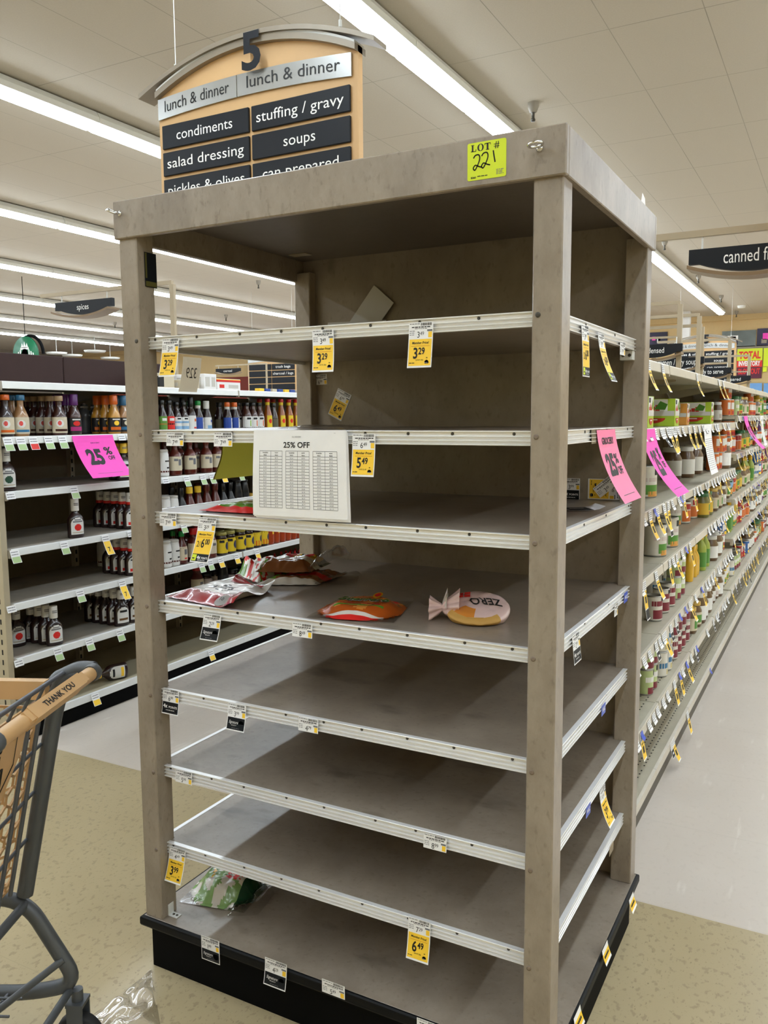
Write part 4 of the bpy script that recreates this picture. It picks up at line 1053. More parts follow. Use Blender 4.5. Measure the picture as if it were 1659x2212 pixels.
BOTTLES = {
 'bbq_red': dict(d='', h=.205, r=.045, sy=1., sx=.62, rn=.014, liq='sauce_dark', cap='cap_white', cap_h=.31, rc=.0205, print=1, lab='label_white', lz=(.09,.52), arch=1, art=arch_art('tag_red'), sh=.53, neck=.68),
 'bbq_green': dict(d='', h=.205, r=.045, sx=.62, rn=.014, liq='sauce_dark', cap='cap_white', cap_h=.31, rc=.0205, print=1, lab='label_white', lz=(.09,.52), arch=1, art=arch_art('green_dark'), sh=.53, neck=.68),
 'bbq_ring': dict(d='', h=.205, r=.045, sx=.62, rn=.015, liq='sauce_dark', cap='cap_white', cap_h=.29, rc=.0205, ring='tag_red', print=1, lab='label_white', lz=(.09,.52), arch=1, art=[(.12,.2,0,.6,'tag_red'),(.42,.46,0,.5,'ink')], sh=.53, neck=.68),
 'bbq_brown': dict(d='', h=.205, r=.045, sx=.62, rn=.015, liq='sauce_dark', cap='cap_white', cap_h=.26, rc=.02, print=1, lab='label_white', lz=(.09,.52), arch=1, art=[(.16,.22,0,.6,'bread_dark'),(.38,.44,0,.5,'ink')], sh=.53, neck=.68),
 'bbq_honey': dict(d='', h=.205, r=.045, sx=.62, rn=.015, liq='sauce_dark', cap='tag_yellow', cap_h=.26, rc=.02, print=1, lab='label_white', lz=(.09,.52), arch=1, art=[(.12,.2,0,.6,'tag_yellow'),(.38,.44,0,.5,'ink')], sh=.53, neck=.68),
 'mar_red': dict(d='', h=.2, r=.039, sx=.75, rn=.016, liq='sauce_dark', cap='cap_orange', cap_h=.13, rc=.022, lab='label_cream', lz=(.06,.46), art=[((.3,.09),None,-.25,.5,'label_white'),((.31,.055),None,-.3,.25,'tag_red'),(.1,.16,0,.9,'cap_orange')], sh=.52, neck=.74),
 'mar_tan': dict(d='', h=.2, r=.039, sx=.75, rn=.016, liq='sauce_tan', cap='cap_blue', cap_h=.13, rc=.022, lab='label_cream', lz=(.06,.46), art=[((.3,.09),None,-.25,.5,'label_white'),((.31,.055),None,-.3,.25,'tag_red'),(.1,.16,0,.9,'cap_blue')], sh=.52, neck=.74),
 'mar_dark': dict(d='', h=.2, r=.039, sx=.75, rn=.016, liq='sauce_brown', cap='cap_cream', cap_h=.13, rc=.022, lab='label_cream', lz=(.06,.46), art=[((.3,.09),None,-.25,.5,'label_white'),((.31,.055),None,-.3,.25,'tag_red'),(.1,.16,0,.9,'sauce_brown')], sh=.52, neck=.74),
 'mar_purple': dict(d='', h=.21, r=.037, sx=.8, rn=.018, liq='sauce_brown', cap='cap_purple', cap_h=.27, rc=.0225, lab='label_black', lz=(.05,.42), art=[(.1,.2,0,.9,'label_magenta'),((.28,.06),None,0,.5,'tag_red'),(.36,.39,0,.6,'label_white')], sh=.52, neck=.7),
 'mar_orange': dict(d='', h=.21, r=.037, sx=.8, rn=.018, liq='sauce_mustard', cap='cap_orange', cap_h=.24, rc=.0225, lab='label_black', lz=(.05,.42), art=[(.1,.18,0,.9,'cap_orange'),((.28,.06),None,0,.4,'tag_yellow'),(.36,.39,0,.6,'label_white')], sh=.52, neck=.7),
 'mar_blue': dict(d='', h=.21, r=.037, sx=.8, rn=.018, liq='sauce_tan', cap='cap_blue', cap_h=.26, rc=.0225, lab='label_black', lz=(.05,.42), art=[(.1,.18,0,.9,'cap_blue'),((.28,.06),None,0,.4,'label_cream'),(.36,.39,0,.6,'label_white')], sh=.52, neck=.7),
 'gray_jar': dict(d='', h=.17, r=.036, rn=.018, liq='gray_glass', cap='cap_white', cap_h=.15, tip=1, sh=.7, neck=.82),
 'grill_green': dict(d='', h=.19, r=.03, rn=.014, liq='sauce_dark', cap='cap_black', cap_h=.14, lab='label_green', lz=(.06,.5), art=[(.24,.28,0,1.3,'bread'),(.36,.44,0,.5,'label_white')], sh=.56),
 'grill_red': dict(d='', h=.19, r=.03, rn=.014, liq='sauce_dark', cap='cap_black', cap_h=.14, lab='tag_red', lz=(.06,.5), art=[(.24,.28,0,1.3,'sauce_dark'),(.36,.44,0,.5,'label_white')], sh=.56),
 'worc': dict(d='', h=.18, r=.03, rn=.013, liq='sauce_dark', cap='cap_black', cap_h=.13, lab='label_white', lz=(.06,.5), art=[(.1,.2,0,1.2,'label_blue2'),(.3,.36,0,1.,'label_blue2'),(.42,.47,0,.4,'ink')], sh=.56),
 'soy_tall': dict(d='', h=.21, r=.032, rn=.014, liq='sauce_dark', cap='cap_black', cap_h=.28, lab='label_white', lz=(.05,.47), art=[(.3,.38,.4,.25,'cap_orange'),(.1,.14,.4,.4,'tag_red')], sh=.55, neck=.7),
 'soy_green': dict(d='', h=.19, r=.032, rn=.015, liq='sauce_dark', cap='cap_green', cap_h=.15, neck_label='label_white', lab='label_blue', lz=(.05,.46), art=[(.07,.44,.9,.45,'label_white'),(.3,.38,.9,.25,'label_blue')], sh=.54),
 'soy_white': dict(d='', h=.19, r=.032, rn=.016, liq='sauce_dark', cap='label_white', cap_h=.26, lab='label_white', lz=(.05,.46), art=[(.08,.2,.3,.7,'label_blue2'),(.3,.38,.6,.3,'label_blue')], sh=.54),
 'soy_orange': dict(d='', h=.185, r=.03, rn=.015, liq='sauce_dark', cap='cap_orange', cap_h=.16, neck_label='label_white', lab='label_blue', lz=(.05,.46), art=[(.07,.44,.8,.5,'label_white'),(.3,.38,.8,.2,'label_blue')], sh=.54),
 'soy_black': dict(d='', h=.185, r=.034, rn=.017, liq='sauce_dark', cap='cap_black', cap_h=.16, lab='label_olive', lz=(.05,.4), sh=.52),
 'teri_green': dict(d='', h=.185, r=.034, rn=.016, liq='sauce_brown', cap='cap_black', cap_h=.12, lab='label_white', lz=(.05,.5), art=[(.06,.11,0,1.4,'ink'),(.15,.36,.25,.14,'green_lime'),(.39,.46,-.1,.45,'ink')], sh=.58),
 'teri_orange': dict(d='', h=.185, r=.034, rn=.016, liq='sauce_brown', cap='cap_black', cap_h=.12, lab='label_white', lz=(.05,.5), art=[(.06,.11,0,1.4,'ink'),(.15,.36,.25,.14,'cap_orange'),(.39,.46,-.1,.45,'ink')], sh=.58),
 'mustard_red': dict(d='', h=.215, r=.032, rn=.014, liq='sauce_honey', cap='cap_red', cap_h=.11, rc=.018, neck_label='label_yellow', lab='label_yellow', lz=(.05,.46), la=.75, art=[((.28,.07),None,0,.4,'tag_red')], sh=.52),
 'bbq_cream': dict(d='', h=.205, r=.04, rn=.016, liq='sauce_red', cap='sauce_red', cap_h=.12, lab='label_cream', lz=(.15,.56), art=[(.3,.48,.2,.25,'ink_gray'),(.43,.5,-.4,.3,'ink_gray')], sh=.62),
 'can_white': dict(d='', h=.16, r=.034, rn=.03, liq='label_white', cap='card_light', cap_h=.06, rc=.031, lab='label_white', lz=(.05,.9), art=[(.55,.6,.3,.5,'ink'),(.3,.36,.4,.3,'ink'),(.16,.22,0,1.4,'sauce_red')], sh=.9, neck=.94),
 'yellow_neck': dict(d='', h=.2, r=.038, rn=.017, liq='sauce_red', cap='tag_yellow', cap_h=.2, rc=.021, lab='label_olive', lz=(.08,.4), sh=.45, neck=.72),
 'brown_neck': dict(d='', h=.21, r=.04, rn=.017, liq='sauce_red', cap='sauce_red', cap_h=.22, rc=.022, lab='label_cream', lz=(.08,.4), art=[(.2,.3,0,1.2,'ink_gray')], sh=.45, neck=.72),
 'black_neck': dict(d='', h=.2, r=.036, rn=.015, liq='cap_black', cap='cap_black', cap_h=.2, lab='label_olive', lz=(.08,.32), sh=.5, neck=.72),
 'steak_black': dict(d='', h=.21, r=.036, rn=.024, liq='cap_black', cap='cap_black', cap_h=.06, lab='label_black', lz=(.1,.6), art=[(.35,.45,0,.7,'card_gray')], sh=.72, neck=.9),
 'gold_jar': dict(d='', h=.11, r=.036, rn=.03, liq='sauce_red', cap='gold', cap_h=.16, rc=.034, lab='label_green', lz=(.1,.4), sh=.7, neck=.8),
 'green_neck': dict(d='', h=.2, r=.034, rn=.013, liq='sauce_red', cap='cap_green', cap_h=.16, rc=.017, lab='label_cream', lz=(.12,.54), art=[(.3,.46,.2,.3,'ink_gray'),(.16,.2,.2,.3,'tag_red')], sh=.56, neck=.78),
 'red_jug': dict(d='', h=.21, r=.046, rn=.022, liq='sauce_red', cap='cap_red', cap_h=.2, rc=.026, lab='label_cream', lz=(.14,.55), art=[(.38,.46,.2,.3,'ink_gray')], sh=.6, neck=.74),
 'yellow_jar': dict(d='', h=.15, r=.041, rn=.033, liq='sauce_dark', cap='cap_olive', cap_h=.14, rc=.036, lab='label_yellow', lz=(.1,.7), art=[((.4,.17),None,.5,.45,'label_navy'),(.55,.66,-.5,.4,'ink')], sh=.74, neck=.82),
 'orange_jar': dict(d='', h=.15, r=.041, rn=.033, liq='sauce_dark', cap='cap_olive', cap_h=.14, rc=.036, lab='label_yellow', lz=(.1,.7), art=[(.1,.33,0,1.4,'cap_orange'),((.42,.15),None,.6,.4,'label_navy')], sh=.74, neck=.82),
 'hot_orange': dict(d='', h=.16, r=.034, rn=.02, liq='sauce_orange', cap='cap_red', cap_h=.12, lab='sauce_orange', lz=(.1,.6), art=[(.45,.58,.3,.25,'tag_yellow')], sh=.7),
 'white_jar': dict(d='', h=.14, r=.042, rn=.034, liq='sauce_dark', cap='cap_black', cap_h=.12, rc=.037, lab='label_pinkish', lz=(.14,.74), art=[(.4,.6,.3,.3,'card_gray')], sh=.8, neck=.86),
 'spice_jar': dict(d='', h=.11, r=.026, rn=.02, liq='label_white', cap='cap_white', cap_h=.2, rc=.023, lab='label_white', lz=(.1,.6), sh=.7, neck=.78),
 'cone_red': dict(d='', h=.18, r=.03, rn=.016, liq='sauce_red', cap='cap_red', cap_h=.36, rc=.02, tip=1, lab='sauce_red', lz=(.1,.4), sh=.52, neck=.62),
 'cone_yellow': dict(d='', h=.15, r=.026, rn=.016, liq='sauce_mustard', cap='cap_yellow', cap_h=.4, rc=.02, tip=1, sh=.5, neck=.58),
}
for n_, c_ in dict(sauce_dark='#21090a', sauce_brown='#3b160f', sauce_tan='#a0764a', sauce_mustard='#c08a2c', sauce_honey='#8e4a0c', sauce_red='#54160d', sauce_orange='#a53a12', gray_glass='#55575a',
                   cap_white='#dedcd8', cap_orange='#d9661f', cap_blue='#2f6d97', cap_cream='#b79a78', cap_purple='#5d2472', cap_black='#0d0d0e', cap_green='#1c8a3e', cap_red='#b91c1c', cap_yellow='#e6b51e', cap_olive='#8f8746', gold='#b9912f',
                   label_white='#dfdfdd', label_cream='#cfc4ab', label_black='#17161a', label_magenta='#a51f6d', label_green='#5d8f3a', label_blue='#23479c', label_blue2='#7fa9cf', label_olive='#5b5745', label_yellow='#e0c32a', label_navy='#1b2550',
                   label_pinkish='#c7bab6', green_dark='#274e3a', green_lime='#86b526').items():
    mat(n_, c_, .28 if n_.startswith('sauce') or n_.startswith('cap') else .45, coat=.5 if n_.startswith('sauce') or n_ == 'gray_glass' else 0.)
LOOK = dict(bbq_red='white capped barbecue bottle with red mark', bbq_green='white capped barbecue bottle with green mark', bbq_ring='sauce bottle with red ringed cap',
  bbq_brown='sauce bottle with brown label band', bbq_honey='dark bottle with yellow cap', mar_red='orange capped dark marinade bottle', mar_tan='blue capped tan marinade bottle', mar_dark='cream capped dark marinade bottle',
  mar_purple='purple capped marinade bottle', mar_orange='orange capped mustard coloured bottle', mar_blue='blue capped black labelled bottle', gray_jar='grey bottle with pointed cap', grill_green='dark bottle with green label',
  grill_red='dark bottle with red label', worc='bottle with white and blue label', soy_tall='bottle with tall black neck', soy_green='green capped blue labelled bottle', soy_white='white capped pale labelled bottle',
  soy_orange='orange capped blue labelled bottle', soy_black='black bottle with olive label', teri_green='bottle with green slash label', teri_orange='bottle with orange slash label', mustard_red='red capped honey yellow bottle',
  bbq_cream='brown bottle with cream label', can_white='white round canister', yellow_neck='yellow necked brown bottle', brown_neck='brown necked bottle', black_neck='black necked bottle', steak_black='flat black sauce bottle',
  gold_jar='gold lidded small jar', green_neck='green capped hot sauce bottle', red_jug='red capped sauce jug', yellow_jar='yellow labelled sauce jar', orange_jar='yellow and orange sauce jar', hot_orange='orange red hot sauce bottle',
  white_jar='pale labelled dark jar', spice_jar='small white spice jar', cone_red='red cone tipped bottle', cone_yellow='yellow cone tipped bottle')
SHELFWORD = ['top', 'second', 'third', 'fourth', 'fifth', 'base']
BREC = []; TAKEN = []
def place(key, u, si, row=0, rot=0., x=None, dy=0., scale=None):
    """stand a bottle at photo column u on shelf si of the condiment shelving, row 0 in front"""
    z = LZ[si+1] if si < 5 else LD
    xx = (LX-.048 if x is None else x)
    k_ = BOTTLES[key]; hx, hy = k_['r']*k_.get('sx', 1.), k_['r']*k_.get('sy', 1.)
    y = y_at(u, xx, z+.08)+dy; xx -= max(.056, 2*hx+.003)*row
    for _ in range(6):
        for (s2, x2, y2, hx2, hy2) in TAKEN:
            if s2 == si and abs(x2-xx) < hx+hx2 and abs(y2-y) < hy+hy2: y = y2+hy+hy2+.002
    TAKEN.append((si, xx, y, hx, hy))
    if key not in PROTO:
        o = bottle(key); o['group'] = 'bottles on the condiment shelving'; o.location = (xx,y,z); o.rotation_euler = (0,0,rot); PROTO[key] = o
    else: o = dup(PROTO[key], (xx,y,z), rot, 'bottle')
    BREC.append((key, si, row > 0, y, -xx, o)); return o
def name_bottles():
    cnt = {}
    for key, si, back, y, x, o in sorted(BREC, key=lambda r: (r[0], r[1], r[2], r[3], r[4])):
        k = (key, si, back); cnt[k] = cnt.get(k, 0)+1
        o['label'] = '%s, %s from left in %s row, %s condiment shelf' % (LOOK[key], nth(cnt[k]-1), 'back' if back else 'front', SHELFWORD[si])
def row_of(key, us, si, depth=1, **k):
    for u in us:
        for r_ in range(depth): place(key, u, si, r_, rot=k.get('rot', -.25), **{a: b for a, b in k.items() if a != 'rot'})
# shelf under the canopy
row_of('mar_red', [12], 0, 2); row_of('mar_tan', [45], 0, 3); row_of('mar_dark', [128], 0, 5); row_of('mar_purple', [160], 0, 3); row_of('gray_jar', [183,200], 0, 1, x=LX-.28)
row_of('mar_orange', [246], 0, 3); row_of('mar_blue', [268,294], 0, 2)
row_of('soy_black', [330], 0, 1)
row_of('grill_green', [350], 0, 2); row_of('grill_red', [366], 0, 2); row_of('worc', [380,393], 0, 2); row_of('soy_tall', [409], 0, 2); row_of('soy_green', [428], 0, 2); row_of('soy_white', [446], 0, 1)
row_of('soy_black', [474], 0, 1, x=LX-.12); row_of('soy_orange', [491,507], 0, 2); row_of('teri_green', [529], 0, 2); row_of('teri_orange', [545,559], 0, 2); row_of('mustard_red', [578,607,624,639,655], 0, 2); row_of('soy_black', [590], 0, 1)
# second
row_of('bbq_green', [14], 1, 1); row_of('bbq_honey', [267,290], 1, 2); row_of('can_white', [352], 1, 1); row_of('bbq_cream', [378,410,445,468,492,515,540], 1, 2); row_of('brown_neck', [565,590,612,634], 1, 1)
# third
row_of('bbq_red', [163], 2, 1); row_of('bbq_ring', [281], 2, 5); row_of('can_white', [356,370], 2, 2); row_of('black_neck', [385], 2, 2); row_of('yellow_neck', [397,409], 2, 1)
row_of('brown_neck', [430,448], 2, 2); row_of('black_neck', [466,484], 2, 1); row_of('steak_black', [501,518], 2, 2); row_of('gold_jar', [532,545], 2, 2); row_of('brown_neck', [562,582,602,622,640], 2, 1)
# fourth
row_of('bbq_ring', [285], 3, 4); row_of('can_white', [222], 3, 1, x=LX-.42); row_of('can_white', [358,371], 3, 2); row_of('green_neck', [389], 3, 2); row_of('red_jug', [419,452], 3, 2); row_of('yellow_jar', [478,494,518,535], 3, 2)
row_of('orange_jar', [550,564], 3, 2); row_of('hot_orange', [577,589,600,610,621,632,643], 3, 2)
# lowest bottle shelf
row_of('bbq_red', [117], 4, 4); row_of('bbq_red', [36], 4, 1, x=LX-.2); row_of('bbq_brown', [262,290], 4, 5)
row_of('red_jug', [425], 4, 1, x=LX-.2); row_of('white_jar', [445,466], 4, 1, x=LX-.2); row_of('steak_black', [482], 4, 1, x=LX-.1); row_of('white_jar', [524,546], 4, 2); row_of('spice_jar', [560,572,583,594], 4, 2); row_of('cone_yellow', [617,602], 4, 1); row_of('cone_red', [609,623,632,640,650], 4, 2)
# fallen bottle on the base deck
name_bottles()
o = place('bbq_honey', 272, 5, 0); o.rotation_euler = (R(90), 0, R(-20)); o.location.z = LD+.046; o['label'] = 'dark bottle lying on its side on the base deck of the condiment shelving'

# ------------------------------------------------------------------ things on top of the condiment shelving
def carton(x0, y0, z, dx, dy, dz, mt, lab, bands=(), name='carton', cat='box', group=None):
    t = MB(); t.bbox((x0-dx,y0,z), (x0,y0+dy,z+dz), mt, .002)
    for a, b, c, d, mm in bands: t.box((x0,y0+dy*a,z+dz*c), (x0+.0008,y0+dy*b,z+dz*d), mm); t.box((x0-dx*b,y0-.0008,z+dz*c), (x0-dx*a,y0,z+dz*d), mm)
    return label(t.build(name), lab, cat, group)
TZ = LZ[0]+.0
yb = lambda u, x=-3.08: y_at(u, x, TZ+.05)
carton(-3.08, yb(344), TZ, .2, .13, .09, 'label_cream', 'cream carton with a dark pattern at the left on top of the condiment shelving', [(.0,.3,.1,.8,'ink')])
carton(-3.06, yb(385), TZ, .25, .17, .055, 'label_cream', 'low cream carton on top of the condiment shelving', [(.1,.3,.3,.7,'card_gray')])
carton(-3.05, yb(433), TZ, .25, .12, .1, 'paper', 'white carton with grey pattern on top of the condiment shelving', [(.1,.45,.2,.8,'card_gray'),(.6,.9,.2,.8,'card_gray')])
carton(-3.05, max(yb(457), yb(433)+.125), TZ, .25, .24, .075, 'paper', 'white carton with a red and yellow stripe on top of the condiment shelving', [(0,1,.72,.9,'tag_red'),(0,1,.9,.97,'tag_yellow'),(.1,.3,.2,.5,'tag_red'),(.5,.9,.2,.5,'card_gray')])
carton(-3.3, yb(362,-3.3), TZ, .2, .08, .12, 'maroon', 'dark carton behind the yellow 3.29 tag on top of the condiment shelving', [(.1,.5,.1,.3,'tag_yellow')])
for i in range(8): carton(-3.02, yb(545)+.075*i, TZ, .04, .055, .022, ['tag_yellow','label_blue','label_cream','label_blue'][i%4], 'tiny coloured pack on the canopy shelf, %s from the left' % nth(i), name='small_pack', group='tiny packs on the canopy shelf')

# shelf tags of the condiment shelving
def rail_tag(u, si, kinds, lab):
    z = (LZ[si+1] if si < 5 else LD)-.004; y = y_at(u, LX+.004, z-.03); fn = tagfn((LX+.0036,y,z), Y3, X3, .07, .01, .25); m = MB()
    rect(m, fn, -.025, .025, -.032, 0, 'paper', 0, 2); small_print(m, fn, -.02, .02, -.008, .0005, random.Random(int(u)), .004); small_print(m, fn, -.02, .02, -.02, .0005, random.Random(int(u)), .004)
    h = .03 if kinds != 'tag_yellow' else .07
    if kinds != 'none':
        rect(m, fn, -.025, .025, -.032-h, -.032, 'paper', 0, 3); rect(m, fn, -.022, .022, -.030-h, -.033, kinds, .0006, 3)
        if kinds == 'tag_yellow': m.text('7', lambda a,b,n: fn(a,-.085+b,n), .022, 'ink', bold=.02, off=.001)
    label(m.build('price_tag'), lab, 'price tag', 'small shelf tags on the condiment shelving')
TAGS = {0: [(16,'tag_green'),(44,'tag_green'),(71,'tag_red'),(104,'tag_green'),(134,'tag_green'),(262,'none'),(280,'none')],
        1: [(22,'none'),(159,'tag_green'),(357,'none'),(402,'tag_green'),(437,'tag_green'),(457,'tag_green'),(482,'tag_yellow2'),(519,'tag_green')],
        2: [(31,'tag_green'),(138,'tag_green'),(227,'tag_yellow'),(282,'none'),(395,'tag_green')],
        3: [(24,'none'),(172,'tag_green'),(263,'tag_yellow'),(434,'tag_green'),(453,'tag_green'),(476,'tag_yellow2'),(510,'tag_yellow2'),(554,'tag_yellow2')],
        4: [(40,'none'),(124,'tag_green'),(192,'tag_green'),(258,'tag_green'),(345,'tag_yellow2')], 5: [(205,'tag_yellow2'),(455,'tag_yellow2')]}
CN = {'tag_green': 'green and white', 'tag_red': 'red', 'none': 'plain white', 'tag_yellow': 'long yellow', 'tag_yellow2': 'small yellow'}
mat('tag_yellow2', '#fccf38', .5)
for si, L in TAGS.items():
    seen = {}
    for u, c in L:
        seen[c] = seen.get(c, 0)+1; rail_tag(u, si, c, '%s price tag, %s of its colour on the %s condiment shelf rail' % (CN[c], nth(seen[c]-1), SHELFWORD[si]))
# pink sign on the condiment shelving
p0, p1 = y_at(155, LX+.006, 1.5), y_at(243, LX+.006, 1.5)
PK = [('GROCERY',0,.2,.035,.22,.0),('25',-.13,.68,.33,.38,.05),('%',.24,.47,.17,.19,.03),('OFF',.26,.6,.09,.17,.03)]
hang_sign((LX+.006,(p0+p1)/2,1.506), Y3, X3, p1-p0, .215, .08, .22, .05, 'pink', PK, 'pink 25% OFF sign hanging on the condiment shelving left of the rack')
# ------------------------------------------------------------------ right gondola signs and tags
def gy(u, z, x=GX+.005): return y_at(u, x, z)
hang_sign((GX+.006, gy(1401,1.5)-.02, GZ[1]-.002), Y3, X3, .235, .225, .1, .12, .0, 'pink', PK, 'pink 25% OFF sign on the near canned goods shelf right of the rack')
hang_sign((GX+.006, gy(1610,1.57), HZ[1]-.002), Y3, X3, .24, .225, .1, .12, .0, 'pink', PK, 'far pink 25% OFF sign on the canned goods shelving')
for u, z, lab in ((1528, GZ[1], 'near white price list curling from the canned goods shelf'), (1645, HZ[1], 'far white price list hanging from the canned goods shelf')):
    fn = tagfn((GX+.006,gy(u,z),z-.002), Y3, X3, .24, .03, .05); m = MB(); rect(m, fn, -.13, .13, -.245, 0, 'paper', 0, 10, 3)
    m.text('25% OFF', lambda a,b,n: fn(a,-.045+b,n), .014, 'ink', bold=.03, off=.0008)
    for k in range(16):
        for c in (-.09,-.03,.03,.09): small_print(m, fn, c-.02, c+.02, -.07-.01*k, .0008, random.Random(k), .003)
    label(m.build('price_list'), lab, 'paper sheet')
# hanging tag prototypes
def strip_proto(kind, curl, tilt, skew):
    H = {'yellow': .105, 'navy': .07, 'white': .04, 'long': .14, 'blue': .03}[kind]
    fn = tagfn((0,0,0), Y3, X3, H, curl, tilt, skew); m = MB()
    if kind == 'blue': rect(m, fn, -.018, .018, -.03, .0, 'tag_blue', 0, 2); return m
    rect(m, fn, -.026, .026, -H, 0, 'paper', 0, 10, 2); rnd = random.Random(9)
    for z in (-.006,-.013,-.02,-.028): small_print(m, fn, -.022, .02, z, .0006, rnd, .0025)
    if kind in ('yellow','long'):
        rect(m, fn, -.0235, .0235, -.1, -.036, 'tag_yellow', .0006, 8); rect(m, fn, -.012, .012, -.08, -.056, 'ink', .0012, 2); small_print(m, fn, -.018, .018, -.043, .0012, rnd, .004, 'ink')
    if kind == 'long': rect(m, fn, -.0235, .0235, -.136, -.103, 'tag_navy', .0006, 3)
    if kind == 'navy': rect(m, fn, -.0235, .0235, -.067, -.037, 'tag_navy', .0006, 3); rect(m, fn, -.01, .012, -.056, -.048, 'paper', .0012, 2)
    return m
SP = {}
SEEN = {}
SW = {1: 'top', 2: 'second', 3: 'third', 4: 'fourth', 5: 'fifth', 6: 'base'}
COLN = {'yellow': 'yellow and white', 'navy': 'navy and white', 'white': 'short white', 'long': 'long yellow and navy', 'blue': 'small blue'}
def strip(kind, si, y, far=False, var=0):
    z = ((HZ if far else GZ)+[GD])[si] if si < 6 else GD
    key = (kind, var); lab = 'tag'
    p = (GX+(.0035 if si < 6 else .0002), y, z-.003)
    if key not in SP:
        c, t_, s_ = [(.012,.06,.0),(.022,.12,.06),(.006,.2,-.06),(.03,.02,.12)][var]
        o = strip_proto(kind, c, t_, s_).build('price_tag', None, p); label(o, lab, 'price tag', 'price tags along the canned goods shelving'); SP[key] = o
    else:
        o = SP[key].copy(); COL.objects.link(o); o.location = p; o['label'] = lab
    TREC.append((kind, si, far, y, o)); return o
TREC = []
NEAR = {0: [(1401,'yellow'),(1432,'yellow'),(1506,'yellow'),(1553,'yellow'),(1562,'yellow')],
        1: [(1434,'navy'),(1448,'yellow'),(1460,'yellow'),(1475,'white'),(1489,'yellow'),(1499,'yellow'),(1510,'yellow'),(1545,'white'),(1552,'yellow'),(1576,'yellow')],
        2: [(1404,'yellow'),(1420,'yellow'),(1434,'yellow'),(1444,'long'),(1452,'white'),(1414,'blue'),(1470,'blue'),(1478,'yellow'),(1500,'yellow'),(1513,'white'),(1530,'yellow'),(1543,'white'),(1555,'yellow'),(1565,'yellow'),(1578,'white')],
        3: [(1392,'long'),(1417,'yellow'),(1447,'yellow'),(1462,'yellow'),(1481,'blue'),(1490,'yellow'),(1545,'navy'),(1550,'navy'),(1563,'yellow')],
        4: [(1417,'navy'),(1437,'yellow'),(1449,'navy'),(1460,'navy'),(1468,'blue'),(1480,'blue'),(1493,'yellow'),(1515,'blue'),(1517,'yellow'),(1530,'white'),(1543,'yellow')],
        5: [(1386,'blue'),(1386,'yellow'),(1456,'yellow'),(1467,'blue'),(1468,'yellow'),(1482,'blue'),(1484,'yellow'),(1504,'blue'),(1502,'navy'),(1541,'navy'),(1551,'navy'),(1560,'navy')],
        6: [(1456,'yellow'),(1452,'navy'),(1486,'yellow'),(1535,'blue')]}
rnd = random.Random(11)
for si, L in NEAR.items():
    z = (GZ+[GD])[si]
    for u, k in L: strip(k, si, gy(u, z-.03), False, rnd.randrange(4) if k in ('yellow','navy') else 0)
for si in range(1, 6):
    y = HY[0]+.05
    while y < 8.6:
        strip(rnd.choice(['yellow','yellow','yellow','white','navy','long','blue']), si, y, True, rnd.randrange(3)); y += rnd.uniform(.1,.24)

rnd = random.Random(77)
for si in range(1, 6):          # the many short white shelf labels
    y = .98
    while y < HY[0]-.05:
        if all(abs(y-t[3]) > .045 for t in TREC if t[1] == si and not t[2]) and rnd.random() < .75: strip('white', si, y)
        y += rnd.uniform(.07,.13)
cnt = {}
for kind, si, far, y, o in sorted(TREC, key=lambda r: (r[0], r[1], r[2], r[3])):
    k = (kind, si, far); cnt[k] = cnt.get(k, 0)+1
    o['label'] = '%s tag, %s such along the %s rail of the %s canned goods' % (COLN[kind], nth(cnt[k]-1), SW.get(si, 'canopy'), 'far' if far else 'near')
# ------------------------------------------------------------------ cans, jars and boxes of the canned goods shelving
for n_, c_ in dict(tin='#a9a9a6', can_green='#4f8a35', can_red='#a8232a', can_blue='#2f62a8', can_yellow='#d9b43a', can_orange='#cf6a2a', can_white='#d6d3cb', can_dkgreen='#1f4a30', can_purple='#6d3f86', can_maroon='#7a2233', can_pale='#b8c98f', peach='#d59445',
                   glass_brown='#5f4426', glass_green='#6b6a2d', lid_white='#d8d8d6', lid_gold='#c9a64a', lid_green='#2d6b3a', juice='#d8a91a', apple='#9fb04a', pear='#c9b87a', box_lime='#a9c63a', box_melon='#c2342c').items():
    mat(n_, c_, .35, .85 if n_ == 'tin' else 0., coat=.4 if n_ in ('glass_brown','glass_green','juice') else 0.)
def can(body, art, r=.037, h=.11, tall=None):
    t = thing('tin_can', '', 'can'); m = MB()
    m.lathe([(r*.96,0),(r,.003),(r,h-.003),(r*.97,h),(r*.9,h),(r*.88,h-.004),(.0005,h-.004)], (0,0,0), 18, 'tin'); m.build('body', t)
    m = MB(); m.lathe([(r+.0006,.006),(r+.0006,h-.006)], (0,0,0), 20, body)
    for z0, z1, a, hw, mt in art: m.lathe([(r+.0012,h*z0),(r+.0012,h*z1)], (0,0,0), 6, mt, arc=(a-hw,a+hw))
    m.build('label', t); return remember(t)
def jar(glass, lid, lab_m, r=.045, h=.14, art=()):
    t = thing('glass_jar', '', 'jar'); m = MB()
    m.lathe([(r*.9,0),(r,.01),(r,h*.66),(r*.8,h*.8),(r*.78,h*.9)], (0,0,0), 18, glass); m.build('body', t)
    m = MB(); m.lathe([(r*.84,h*.86),(r*.84,h*.99),(r*.8,h),(.0005,h)], (0,0,0), 18, lid); m.build('lid', t)
    m = MB(); m.lathe([(r+.0008,h*.12),(r+.0008,h*.6)], (0,0,0), 16, lab_m, arc=(-2.2,2.2))
    for z0, z1, a, hw, mt in art: m.lathe([(r+.0014,h*z0),(r+.0014,h*z1)], (0,0,0), 6, mt, arc=(a-hw,a+hw))
    m.build('label', t); return remember(t)
